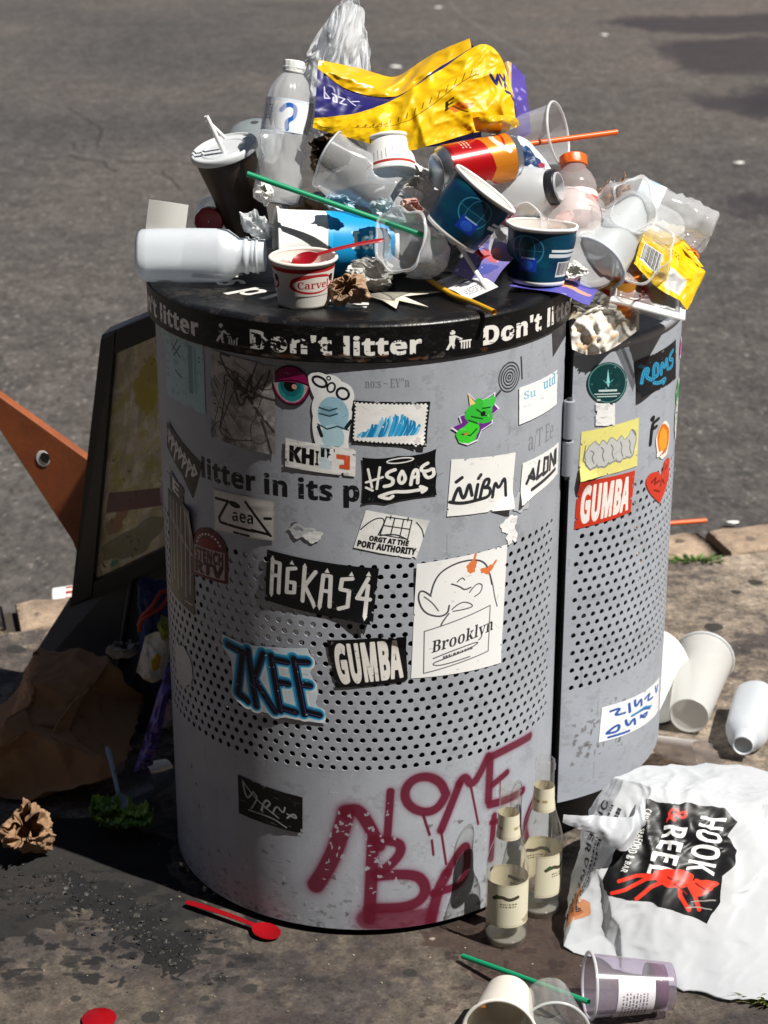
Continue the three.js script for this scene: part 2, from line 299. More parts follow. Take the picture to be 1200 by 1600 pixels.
  const g = planar([[near0.x, near0.z], [-60, 60], [60, 60], [near1.x, near1.z]], (px, pz) => [(px - X0) / S, 1 - (pz - Z0) / S]);
  structure(new THREE.Mesh(g, M('#ffffff', 0.93, { map: t, bumpMap: bump, bumpScale: 0.0022 })), 'pavement');
}
{ // kerb stones, laid end to end with open joints
  const kerb = structure(new THREE.Group(), 'kerb');
  const W = 1024, f = field(W, W, [[6, 6, 1], [20, 20, 0.8], [70, 70, 0.8], [200, 200, 0.7], [500, 500, 0.8]], 9), c = canvas(W, W), x = c.getContext('2d'), im = x.createImageData(W, W);
  for (let i = 0; i < W * W; i++) { const k = 0.62 + f[i] * 0.76; im.data[4 * i] = 158 * k; im.data[4 * i + 1] = 137 * k; im.data[4 * i + 2] = 117 * k; im.data[4 * i + 3] = 255; }
  x.putImageData(im, 0, 0); const r = rng(4);
  for (let i = 0; i < 60; i++) blob(x, r() * W, r() * W, 3 + r() * 16, 3 + r() * 12, 'rgba(50,46,42,' + (0.3 + r() * 0.4).toFixed(2) + ')', i, 0.3);
  const m = M('#ffffff', 0.92, { map: canvasTexture(c), bumpMap: grey(f, W, W), bumpScale: 0.003 });
  const L = 1.52, joint = 0.028, starts = []; for (let s = 1.548 - L * 9; s < 14; s += L) starts.push(s);
  starts.forEach((s, i) => {
    const n = 40, prof = [[0.013, -0.22], [0.013, -0.004], [0.02, 0.006], [0.06, 0.008], [0.135, 0.006], [0.152, -0.004], [0.156, -0.02], [0.158, -0.22]];
    const g = grid(n, prof.length - 1, (u, v) => {
      const k = Math.round(v * (prof.length - 1)), ss = s + joint / 2 + (L - joint) * u, e = Math.min(u, 1 - u) * L, chip = 0.006 * smooth(0.03, 0, e), w = 0.0035 * n3(ss * 9, k * 0.7, i);
      return kerbPoint(ss, prof[k][0] + (k > 4 ? w * 1.6 : w * 0.5), prof[k][1] + (prof[k][1] > -0.1 ? w - chip : 0));
    });
    const p = g.attributes.position, uv = g.attributes.uv; for (let k = 0; k < p.count; k++) uv.setXY(k, (p.getX(k) + p.getZ(k) * 0.2 + i * 0.37) / 0.9, (p.getZ(k) - p.getY(k)) / 0.9);
    const ends = [0, n].map((e) => { const q = []; for (let k = 0; k < prof.length; k++) q.push(e + k * (n + 1)); return q; });
    const idx = [...g.index.array]; ends.forEach((q, e) => { for (let k = 1; k < q.length - 1; k++) e ? idx.push(q[0], q[k], q[k + 1]) : idx.push(q[0], q[k + 1], q[k]); }); g.setIndex(idx); g.computeVertexNormals();
    part(kerb, 'kerb_stone', g, m);
  });
  // packed dirt at the bottom of the joints and along the back of the kerb
  const bed = new THREE.Mesh(grid(60, 1, (u, v) => kerbPoint(lerp(-13, 13, u), lerp(-0.012, 0.14, v), -0.02)), M('#3b342d', 0.95)); bed.name = 'joint_dirt'; kerb.add(bed);
}
{
  const W = 2048, SX = 8, SZ = 16.4, X0 = -4, Z0 = -17, c = canvas(W, W), x = c.getContext('2d'), im = x.createImageData(W, W), d = im.data;
  const big = field(W, W, [[3, 5, 1], [7, 13, 0.8], [17, 31, 0.6]], 12), mid = field(W, W, [[120, 240, 1], [330, 500, 0.9]], 13), fine = field(W, W, [[700, 900, 1], [1024, 1024, 1.2]], 14), streak = field(W, W, [[6, 160, 1], [3, 70, 0.8]], 15);
  for (let i = 0; i < W * W; i++) {
    const k = 0.8 + (big[i] - 0.5) * 0.36 + (mid[i] - 0.5) * 0.3 + (fine[i] - 0.5) * 0.46 + (streak[i] - 0.5) * 0.06, sp = fine[i] > 0.84 ? 1.35 : fine[i] < 0.15 ? 0.72 : 1, w = (big[i] - 0.5) * 10;
    d[4 * i] = (97 + w) * k * sp; d[4 * i + 1] = 91 * k * sp; d[4 * i + 2] = (87 - w * 0.5) * k * sp; d[4 * i + 3] = 255;
  }
  x.putImageData(im, 0, 0);
  const q = (p) => [(p[0] - X0) / SX * W, (p[1] - Z0) / SZ * W];
  const oil = [[[1.60, -11.33], [1.87, -11.48], [2.35, -11.60], [3.4, -11.98], [3.3, -10.68], [2.11, -10.61], [1.78, -10.74]], [[1.81, -10.01], [2.06, -10.27], [3.2, -10.50], [3.0, -8.81], [1.90, -8.73], [1.79, -8.99]], [[1.65, -7.78], [2.12, -7.89], [2.6, -7.9], [2.6, -7.30], [1.70, -7.42]], [[1.95, -7.89], [2.16, -8.22], [2.6, -8.1], [2.5, -7.06], [1.91, -7.1]], [[1.46, -5.18], [1.8, -5.31], [1.8, -4.94], [1.43, -4.88]]];
  oil.forEach((o, n) => { const r = rng(n + 60); for (let k = 0; k < 5; k++) { x.fillStyle = 'rgba(34,32,36,0.2)'; x.beginPath(); o.forEach((p, i) => { const b = o[(i + 1) % o.length]; for (let e = 0; e < 6; e++) { const t = e / 6; x.lineTo(...q([lerp(p[0], b[0], t) + (r() - 0.5) * 0.2, lerp(p[1], b[1], t) + (r() - 0.5) * 0.36])); } }); x.closePath(); x.fill(); } });
  const cracks = [[[-1.63, -7.50], [-1.57, -7.36], [-1.45, -7.06], [-1.36, -6.82], [-1.34, -6.61], [-1.31, -6.32]], [[-1.54, -6.06], [-1.41, -6.14], [-1.35, -6.06], [-1.23, -5.98], [-1.18, -5.80], [-1.14, -5.76]], [[-1.17, -6.00], [-1.05, -5.97], [-0.96, -6.01], [-0.83, -5.95]], [[-0.95, -5.73], [-0.88, -5.56], [-0.82, -5.35]], [[-1.45, -6.49], [-1.41, -6.27]], [[1.9, -6.6], [2.1, -6.3], [2.4, -6.2]]];
  const r = rng(5);
  for (const l of cracks) for (let k = 0; k < l.length - 1; k++) { const a = q(l[k]), b = q(l[k + 1]), n = 5; x.strokeStyle = 'rgba(28,25,24,0.8)'; x.lineWidth = 1.8 + r() * 1.5; x.beginPath(); for (let i = 0; i <= n; i++) x.lineTo(lerp(a[0], b[0], i / n) + (r() - 0.5) * 3, lerp(a[1], b[1], i / n) + (r() - 0.5) * 3); x.stroke(); }
  strokes(x, [[q([0.53, -12.66]), q([0.60, -11.6]), q([0.73, -10.68]), q([0.94, -9.41])]], 1.1, 'rgba(205,205,205,0.5)');
  for (let i = 0; i < 170; i++) { const e = 0.8 + r() * 2.2; blob(x, r() * W, r() * W, e, e * 0.7, r() < 0.35 ? 'rgba(200,196,190,0.75)' : 'rgba(35,32,31,0.6)', i, 0.3, 8); }
  const t = canvasTexture(c); t.wrapS = t.wrapT = THREE.MirroredRepeatWrapping;
  const b = field(1024, 1024, [[180, 180, 1], [340, 340, 1], [512, 512, 0.8]], 16), bump = grey(b, 1024, 1024); bump.repeat.set(8, 16);
  const a0 = kerbPoint(-120, 0.1), a1 = kerbPoint(120, 0.1);
  const g = planar([[a0.x, a0.z], [a1.x, a1.z], [120, -250], [-120, -250]], (px, pz) => [(px - X0) / SX, 1 - (pz - Z0) / SZ]);
  const road = structure(new THREE.Mesh(g, M('#ffffff', 0.9, { map: t, bumpMap: bump, bumpScale: 0.003 })), 'road'); road.position.y = -0.06;
}

// ------------------------------------------------------------------ the twin litter bin
const bin = thing('litter_bin', 'grey perforated twin street litter bin covered in stickers and heaped with rubbish', 'litter bin');
const RB = 0.296, C2 = [0.185, -0.195], R2 = 0.3;
const onCyl = (a, y, r, c = [0, 0]) => V(c[0] + r * Math.sin(R(a)), y, c[1] + r * Math.cos(R(a)));
// sheet-metal shell with real punched holes; u runs over a0..a1 degrees, v over y0..y1
function shell(r, a0, a1, y0, y1, hole, c = [0, 0], wall = 0.0014) {
  const p = [], n = [], uv = [], idx = [];
  const vert = (a, y, rr, nx) => { const q = onCyl(a, y, rr, c), d = onCyl(a, 0, 1); p.push(q.x, q.y, q.z); if (nx) n.push(nx.x, nx.y, nx.z); else n.push(d.x, 0, d.z); uv.push((a - a0) / (a1 - a0), (y - y0) / (y1 - y0)); return p.length / 3 - 1; };
  const quad = (A0, A1, Y0, Y1) => { const k = Math.max(1, Math.ceil((A1 - A0) / 3)); for (let i = 0; i < k; i++) { const s = lerp(A0, A1, i / k), t = lerp(A0, A1, (i + 1) / k), a = vert(s, Y0, r), b = vert(t, Y0, r), d = vert(t, Y1, r), e = vert(s, Y1, r); idx.push(a, b, d, a, d, e); } };
  const da = hole.dx / r * 180 / PI, cols = Math.floor((hole.a1 - hole.a0) / da), rows = Math.round((hole.y1 - hole.y0) / hole.dy), dy = (hole.y1 - hole.y0) / rows;
  quad(a0, a1, y0, hole.y0); quad(a0, a1, hole.y1, y1);
  for (let j = 0; j < rows; j++) {
    const Y0 = hole.y0 + j * dy, Y1 = Y0 + dy, off = hole.a0 + (j % 2 ? da / 2 : 0);
    quad(a0, off, Y0, Y1); quad(off + cols * da, a1, Y0, Y1);
    for (let i = 0; i < cols; i++) {
      const s = off + i * da, ca = s + da / 2, cy = (Y0 + Y1) / 2, hr = hole.rad, ha = hr / r * 180 / PI;
      const out = [[1, 0], [1, 1], [0, 1], [-1, 1], [-1, 0], [-1, -1], [0, -1], [1, -1]].map(([x, y]) => vert(ca + x * da / 2, cy + y * dy / 2, r));
      const ring = [], lip = [], deep = [];
      for (let k = 0; k < 8; k++) { const t = k * PI / 4, A1 = ca + ha * Math.cos(t), B1 = cy + hr * Math.sin(t), m = onCyl(ca, 0, 1), tx = V(m.z, 0, -m.x).multiplyScalar(-Math.cos(t)).add(V(0, -Math.sin(t), 0)); ring.push(vert(A1, B1, r)); lip.push(vert(A1, B1, r, tx)); deep.push(vert(A1, B1, r - wall, tx)); }
      for (let k = 0; k < 8; k++) { const l = (k + 1) % 8; idx.push(out[k], out[l], ring[l], out[k], ring[l], ring[k]); idx.push(lip[k], lip[l], deep[l], lip[k], deep[l], deep[k]); }
    }
  }
  const g = new THREE.BufferGeometry(); g.setAttribute('position', new THREE.Float32BufferAttribute(p, 3)); g.setAttribute('normal', new THREE.Float32BufferAttribute(n, 3)); g.setAttribute('uv', new THREE.Float32BufferAttribute(uv, 2)); g.setIndex(idx);
  return g;
}
{ // painted steel with grime, old print and red spray paint
  const a0 = -112, a1 = 72.8, y0 = 0.012, y1 = 0.872, W = 2048, H = 1800, c = canvas(W, H), x = c.getContext('2d'), im = x.createImageData(W, H), d = im.data;
  const f = field(W, H, [[6, 6, 1], [15, 15, 0.8], [40, 40, 0.6]], 31), g = field(W, H, [[40, 9, 1], [140, 30, 1], [300, 300, 0.8]], 32), h = field(W, H, [[700, 700, 1], [1000, 1000, 1]], 33), s = field(W, H, [[20, 20, 1], [60, 60, 1], [180, 180, 0.8], [420, 420, 0.7]], 34);
  for (let i = 0; i < W * H; i++) {
    let k = 0.985 + (f[i] - 0.5) * 0.13 + (g[i] - 0.5) * 0.07 + (h[i] - 0.5) * 0.05;
    const gr = smooth(0.60, 0.72, s[i]); k *= 1 - 0.07 * gr;
    d[4 * i] = 167 * k; d[4 * i + 1] = 171 * k; d[4 * i + 2] = 179 * k; d[4 * i + 3] = 255;
  }
  x.putImageData(im, 0, 0);
  const X = (a) => (a - a0) / (a1 - a0) * W, Y = (y) => (y1 - y) / (y1 - y0) * H, mm = H / (y1 - y0) / 1000;
  // "litter in its place", worn
  x.save(); x.beginPath(); x.rect(0, 0, W, H); x.clip(); fitText(x, 'litter in its p', X(-47.8), Y(0.703), X(-0.6) - X(-47.8), 29 * mm, '#141518', 'bold 100px sans-serif', 4); x.restore();
  const r = rng(77);
  for (let i = 0; i < 60; i++) { const a = -48 + r() * 50; blob(x, X(a), Y(0.672 + r() * 0.034), 1.5 + r() * 5, 1 + r() * 3, 'rgba(150,152,160,0.8)', i, 0.4, 9); }
  // smudged old print and pen
  x.globalAlpha = 0.55; fitText(x, 'no:s ~ EY"n', X(1), Y(0.842), X(12.3) - X(1), 12 * mm, '#4a4c52', 'bold 60px serif'); x.globalAlpha = 0.5; fitText(x, 'a/T Ee', X(50), Y(0.735), X(64) - X(50), 28 * mm, '#5d5f66', 'bold 60px serif'); x.globalAlpha = 1;
  // black felt-pen whorl
  for (let k = 0; k < 5; k++) curve(x, Array.from({ length: 18 }, (_, i) => [X(41.7) + Math.cos(i * 0.38 + k) * (6 + k * 9), Y(0.822) + Math.sin(i * 0.38 + k) * (5 + k * 9.5)]), 4.5, '#33353a');
  strokes(x, [[[X(46), Y(0.845)], [X(46.6), Y(0.815)]], [[X(37), Y(0.80)], [X(38.6), Y(0.806)]]], 7, '#3a3c41');
  // scratches and scrapes
  for (let i = 0; i < 170; i++) { const a = X(a0 + r() * 186), b = Y(r() * 0.85), l = 5 + r() * r() * 90, t = r() * 6.3; x.strokeStyle = r() < 0.5 ? 'rgba(205,208,214,' + (0.15 + r() * 0.4).toFixed(2) + ')' : 'rgba(70,70,74,' + (0.15 + r() * 0.35).toFixed(2) + ')'; x.lineWidth = 0.6 + r() * 1.8; x.beginPath(); x.moveTo(a, b); x.lineTo(a + l * Math.cos(t), b + l * Math.sin(t) * 0.6); x.stroke(); }
  for (let i = 0; i < 130; i++) blob(x, X(a0 + r() * 186), Y(r() * r() * 0.3), 1 + r() * 7, 1 + r() * 9, r() < 0.6 ? 'rgba(60,54,48,' + (0.2 + r() * 0.4).toFixed(2) + ')' : 'rgba(196,198,202,' + (0.2 + r() * 0.4).toFixed(2) + ')', i + 9, 0.5);
  for (let i = 0; i < 420; i++) { const y = 0.015 + r() * r() * r() * 0.2; blob(x, X(-95 + r() * 165), Y(y), 2 + r() * 12, 1.5 + r() * 7, r() < 0.75 ? 'rgba(66,60,56,' + (0.08 + r() * 0.26).toFixed(2) + ')' : 'rgba(205,205,206,' + (0.1 + r() * 0.25).toFixed(2) + ')', i + 2000, 0.5); } // splashes and scuffs round the foot
  for (let i = 0; i < 40; i++) { const a = X(-95 + r() * 165), b = Y(0.25 + r() * 0.5), l = 12 + r() * 60; x.fillStyle = 'rgba(72,66,60,' + (0.08 + r() * 0.16).toFixed(2) + ')'; x.fillRect(a, b, 1.5 + r() * 3, l); }
  // red spray paint
  const red = (w, l, al = 0.9) => { const q = l.map(([a, y]) => [X(a), Y(y)]); x.save(); for (const [k, o] of [[2.1, 0.025], [1.8, 0.035], [1.55, 0.05], [1.35, 0.08], [1.18, 0.14], [1.04, 0.3], [0.9, al * 0.86]]) { x.globalAlpha = o; curve(x, q, w * mm * k, '#5e1025'); } x.restore(); };
  red(27, [[-13.3, 0.082], [-8.4, 0.125], [-4.5, 0.204]], 0.85); red(20, [[-4.5, 0.204], [-2.0, 0.215], [1.4, 0.189], [4.4, 0.15]]); red(12, [[7.6, 0.237], [6.7, 0.162]]);
  red(14, [[23.5, 0.221], [22.0, 0.203], [18.3, 0.196], [14.2, 0.204], [11.6, 0.221], [11.6, 0.241], [14.3, 0.255], [18.3, 0.255], [22.0, 0.241], [23.5, 0.220]]);
  red(4, [[16.9, 0.192], [18.7, 0.160]]); red(3.5, [[19.4, 0.150], [19.9, 0.126]]); red(13, [[22.1, 0.164], [27.6, 0.232]]); red(13, [[27.6, 0.232], [29.0, 0.247], [31.8, 0.219], [37.2, 0.262]]); red(13, [[37.2, 0.259], [44, 0.262], [55.2, 0.259]]);
  red(14, [[37.9, 0.257], [37.6, 0.19]]); red(13, [[38.1, 0.182], [45, 0.176], [52.3, 0.176]]); red(11, [[39.1, 0.213], [44.6, 0.222]]); red(3.5, [[31.4, 0.221], [34.1, 0.157]]); red(2.5, [[42, 0.21], [42, 0.185]]);
  red(19, [[2.8, 0.158], [1.7, 0.03]]); red(15, [[3.7, 0.160], [9.4, 0.158], [11, 0.141], [8.0, 0.119], [3.7, 0.105]]); red(17, [[3.7, 0.101], [14.1, 0.105], [18.6, 0.072], [14.9, 0.045], [2.2, 0.048]]); red(34, [[1.2, 0.030], [17.6, 0.022]], 0.55);
  red(18, [[19.3, 0.014], [21.0, 0.061], [24, 0.09]]); red(13, [[24, 0.09], [29.8, 0.142], [31, 0.10], [29.0, 0.064], [20.0, 0.062]]); red(3.5, [[22.1, 0.164], [23.8, 0.106]]); red(14, [[59.2, 0.146], [52.8, 0.124], [56.1, 0.075]]); red(11, [[39.9, 0.160], [39.0, 0.090]]); red(9, [[38.9, 0.151], [44.6, 0.145]]);
  for (let i = 0; i < 90; i++) blob(x, X(-12 + r() * 22), Y(0.07 + r() * 0.14), 1.5 + r() * 6, 1.5 + r() * 8, 'rgba(160,162,168,0.9)', i + 500, 0.5); // flaked off
  for (let i = 0; i < 40; i++) blob(x, X(r() * 60), Y(0.03 + r() * 0.2), 1 + r() * 3, 1 + r() * 4, 'rgba(160,162,168,0.85)', i + 700, 0.5);
  const m = M('#ffffff', 0.46, { map: canvasTexture(c), bumpMap: grey(s, W, H), bumpScale: 0.00012, specularIntensity: 0.7 });
  part(bin, 'front_shell', shell(RB, a0, a1, y0, y1, { a0: -104, a1: 68, y0: 0.268, y1: 0.586, dx: 0.0168, dy: 0.0145, rad: 0.0043 }), m);
  // plain rear of the front drum, and its turned edge at the seam
  part(bin, 'rear_shell', grid(40, 1, (u, v) => onCyl(lerp(80, 248, u), lerp(y0, y1, v), RB)), M('#8f939b', 0.45));
  part(bin, 'door_edge', grid(1, 1, (u, v) => onCyl(72.8, lerp(y0, y1, v), RB - 0.022 * u)), M('#3c3f44', 0.6));
  part(bin, 'liner_bag', deform(lathe([[0.2, 0.02], [0.225, 0.15], [0.23, 0.3], [0.228, 0.45], [0.232, 0.6], [0.226, 0.75], [0.23, 0.85], [0.01, 0.855]], 60), (v) => { const k = 1 + 0.07 * n3(v.x * 7, v.y * 9, v.z * 7); v.x *= k; v.z *= k; }), M('#2b2d30', 0.5));
  part(bin, 'foot_ring', lathe([[0.255, 0.001], [0.282, 0.001], [0.282, 0.03], [0.255, 0.03], [0.255, 0.001]], 64), M('#2c2c2e', 0.7));
  // white film of a torn sack pressed against the holes from inside
  part(bin, 'torn_liner', (() => { const g0 = grid(60, 40, (u, v) => { const a = lerp(-52, -8, u), w = n3(u * 5, v * 5, 3); return onCyl(a, lerp(0.40, 0.60, v), 0.2942 - 0.0012 * Math.abs(w)); }); const p = g0.attributes.position, idx = []; for (let i = 0; i < g0.index.count; i += 3) { const k = g0.index.getX(i), u = (k % 61) / 60, v = Math.floor(k / 61) / 40, e = Math.hypot((u - 0.5 - (v - 0.5) * 0.25) / 0.5, (v - 0.5) / 0.5); if (e + 0.25 * n3(u * 4, v * 4, 8) < 0.85) idx.push(g0.index.getX(i), g0.index.getX(i + 1), g0.index.getX(i + 2)); } g0.setIndex(idx); void p; return g0; })(), M('#f2f2f0', 0.6, { transmission: 0.3, thickness: 0 }));
}
{ // rear drum
  const W = 1024, c = canvas(W, W), x = c.getContext('2d'), im = x.createImageData(W, W), d = im.data, f = field(W, W, [[7, 7, 1], [20, 20, 0.8], [60, 30, 0.6], [300, 300, 0.6]], 41), s = field(W, W, [[30, 30, 1], [90, 90, 1], [260, 260, 0.8]], 42);
  for (let i = 0; i < W * W; i++) { const gr = smooth(0.6, 0.72, s[i]), k = (0.97 + (f[i] - 0.5) * 0.14) * (1 - 0.06 * gr); d[4 * i] = 172 * k; d[4 * i + 1] = 177 * k; d[4 * i + 2] = 186 * k; d[4 * i + 3] = 255; }
  x.putImageData(im, 0, 0);
  const a0 = 21.6, a1 = 250, r = rng(8), X = (a) => (a - a0) / (a1 - a0) * W, Y = (y) => (0.822 - y) / 0.722 * W;
  for (let i = 0; i < 60; i++) blob(x, X(26 + r() * 20), Y(0.16 + r() * 0.09), 1 + r() * 4, 1 + r() * 6, 'rgba(70,64,58,0.4)', i, 0.5);
  for (let i = 0; i < 40; i++) { x.fillStyle = 'rgba(90,92,98,' + (0.1 + r() * 0.2).toFixed(2) + ')'; x.fillRect(X(20 + r() * 70), Y(r() * 0.8), 1 + r() * 2, 10 + r() * 40); }
  const m = M('#ffffff', 0.46, { map: canvasTexture(c), specularIntensity: 0.7 });
  part(bin, 'side_shell', shell(R2, a0, a1, 0.1, 0.822, { a0: 23.2, a1: 150, y0: 0.285, y1: 0.60, dx: 0.0168, dy: 0.0145, rad: 0.0043 }, C2), m);
  part(bin, 'liner_bag', deform(lathe([[0.2, 0.11], [0.225, 0.2], [0.23, 0.4], [0.226, 0.6], [0.22, 0.78], [0.01, 0.79]], 60), (v) => { const k = 1 + 0.07 * n3(v.x * 7 + 4, v.y * 9, v.z * 7); v.x *= k; v.z *= k; }).translate(C2[0], 0, C2[1]), M('#2b2d30', 0.5));
  part(bin, 'plinth', lathe([[0.001, 0.001], [0.235, 0.001], [0.235, 0.105], [0.001, 0.105]], 40).translate(C2[0], 0, C2[1]), M('#2c2d30', 0.7));
  part(bin, 'side_rim', lathe([[0.288, 0.812], [0.301, 0.812], [0.302, 0.824], [0.296, 0.827], [0.288, 0.824], [0.288, 0.812]], 72, R(21.6), R(228)).translate(C2[0], 0, C2[1]), M('#9a9da4', 0.42));
  part(bin, 'seam_edge', grid(1, 1, (u, v) => onCyl(21.6, lerp(0.1, 0.822, v), R2 - 0.022 * (1 - u), C2)), M('#3a3c40', 0.6));
  const hinge = new THREE.Group(); hinge.name = 'hinge'; hinge.position.set(0.2915, 0, 0.0905); bin.add(hinge);
  for (const [y, h] of [[0.692, 0.056], [0.636, 0.052]]) part(hinge, 'knuckle', lathe([[0.001, 0], [0.0075, 0], [0.0085, 0.001], [0.0085, h - 0.001], [0.0075, h], [0.001, h]], 20).translate(0, y, 0), M('#9498a0', 0.45));
  part(hinge, 'pin', lathe([[0.001, 0.63], [0.004, 0.63], [0.004, 0.752], [0.001, 0.752]], 12), M('#4b4d52', 0.4));
}
{ // black lid with its lettered band
  const W = 2048, H = 116, c = canvas(W, H), x = c.getContext('2d'), im = x.createImageData(W, H), f = field(W, H, [[60, 6, 1], [200, 14, 1], [500, 40, 1]], 51), r = rng(3);
  for (let i = 0; i < W * H; i++) { const k = 10 + (f[i] > 0.62 ? 26 : 9) * f[i]; im.data[4 * i] = k * 1.05; im.data[4 * i + 1] = k; im.data[4 * i + 2] = k * 1.03; im.data[4 * i + 3] = 255; }
  x.putImageData(im, 0, 0);
  const a0 = -97, a1 = 97, X = (a) => (a - a0) / (a1 - a0) * W, man = (X0) => { // figure tossing into a basket
    x.fillStyle = '#e6e4df'; blob(x, X0 + 16, 34, 8, 8, '#e6e4df', 4, 0.1); x.beginPath(); x.moveTo(X0 + 6, 44); x.lineTo(X0 + 24, 44); x.lineTo(X0 + 46, 58); x.lineTo(X0 + 42, 63); x.lineTo(X0 + 24, 56); x.lineTo(X0 + 22, 70); x.lineTo(X0 + 26, 92); x.lineTo(X0 + 18, 92); x.lineTo(X0 + 13, 76); x.lineTo(X0 + 4, 92); x.lineTo(X0 - 3, 90); x.lineTo(X0 + 7, 68); x.closePath(); x.fill();
    for (let k = 0; k < 4; k++) x.fillRect(X0 + 40 + k * 8, 66, 5, 28 - Math.abs(k - 1.5) * 1); x.fillRect(X0 + 36, 64, 36, 6); };
  for (const [s, dx] of [[-87.5, 0], [-27.5, 0], [32.5, 0], [92.5, 0]]) { fitText(x, "Don't", X(s), 30, X(s + 21) - X(s), 62, '#ece9e3', 'bold 100px sans-serif', 4); fitText(x, 'litter', X(s + 24), 30, X(s + 43) - X(s + 24), 62, '#ece9e3', 'bold 100px sans-serif', 4); man(X(s + 49.6) + dx); }
  for (let i = 0; i < 240; i++) { x.fillStyle = 'rgba(20,19,20,0.95)'; const a = r() * W, b = 26 + r() * 76, dense = n3(a * 0.01, 0, 7) > 0.1 ? 1 : 0.45; blob(x, a, b, (1 + r() * 8) * dense, (1 + r() * 6) * dense, 'rgba(18,17,18,0.95)', i, 0.6); }
  for (let i = 0; i < 34; i++) blob(x, X(-40 + r() * 75), 92 + r() * 22, 4 + r() * 22, 2 + r() * 6, r() < 0.5 ? 'rgba(96,54,30,0.6)' : 'rgba(120,112,100,0.35)', i + 90, 0.5);
  for (let i = 0; i < 80; i++) { x.fillStyle = 'rgba(170,168,165,' + (0.15 + r() * 0.3).toFixed(2) + ')'; x.fillRect(r() * W, r() * H, 2 + r() * 26, 0.8 + r()); }
  for (const k of [-28, -23, -16, -40]) for (let i = 0; i < 14; i++) blob(x, X(k + r() * 8), 40 + r() * 50, 2 + r() * 8, 2 + r() * 7, 'rgba(18,17,18,0.97)', i * 7 + 100, 0.6);
  const lid = new THREE.Group(); lid.name = 'lid'; bin.add(lid);
  part(lid, 'lettered_band', grid(120, 1, (u, v) => onCyl(lerp(a0, a1, u), lerp(0.866, 0.912, v), 0.3035, [-0.003, -0.003])), M('#ffffff', 0.42, { map: canvasTexture(c), specularIntensity: 0.5 }));
  // top: slightly dished with a rounded shoulder
  const N = 1024, t = canvas(N, N), y = t.getContext('2d'), q = y.createImageData(N, N), g = field(N, N, [[9, 9, 1], [30, 30, 1], [110, 110, 0.8], [400, 400, 0.7]], 52);
  for (let i = 0; i < N * N; i++) { const w = smooth(0.56, 0.7, g[i]); q.data[4 * i] = 15 + w * 34; q.data[4 * i + 1] = 15 + w * 29; q.data[4 * i + 2] = 17 + w * 22; q.data[4 * i + 3] = 255; }
  y.putImageData(q, 0, 0);
  const P = (px, pz) => [(px / 0.64 + 0.5) * N, (pz / 0.64 + 0.5) * N];
  // ring of lettering, read from outside
  y.font = 'bold 112px sans-serif'; y.fillStyle = '#dedbd4'; y.textAlign = 'center';
  for (const [ch, a] of [['i', -112], ['n', -101], ['i', -86], ['t', -78], ['s', -66], ['p', -49], ['l', -38], ['a', -27], ['c', -14], ['e', -2]]) { const pt = P(0.218 * Math.sin(R(a)), 0.218 * Math.cos(R(a))); y.save(); y.translate(pt[0], pt[1]); y.rotate(-R(a)); y.fillText(ch, 0, 0); y.restore(); }
  for (let i = 0; i < 240; i++) { const a = r() * 6.3, b = r() * 0.3, pt = P(b * Math.cos(a), b * Math.sin(a)); blob(y, pt[0], pt[1], 1 + r() * 9, 1 + r() * 6, r() < 0.55 ? 'rgba(20,20,21,0.8)' : 'rgba(' + (r() < 0.5 ? '120,92,58' : '165,160,152') + ',' + (0.2 + r() * 0.4).toFixed(2) + ')', i + 20, 0.6); }
  const top = lathe([[0.001, 0.914], [0.12, 0.9145], [0.24, 0.9165], [0.279, 0.918], [0.291, 0.9175], [0.2995, 0.9145], [0.303, 0.909], [0.303, 0.868], [0.301, 0.864], [0.285, 0.864]], 128).translate(-0.003, 0, -0.003), uv = top.attributes.uv, pp = top.attributes.position;
  for (let i = 0; i < uv.count; i++) uv.setXY(i, pp.getX(i) / 0.64 + 0.5, 0.5 - pp.getZ(i) / 0.64);
  part(lid, 'lid_top', top, M('#ffffff', 0.34, { map: canvasTexture(t), bumpMap: grey(g, N, N), bumpScale: 0.0008, specularIntensity: 0.8 }));
}

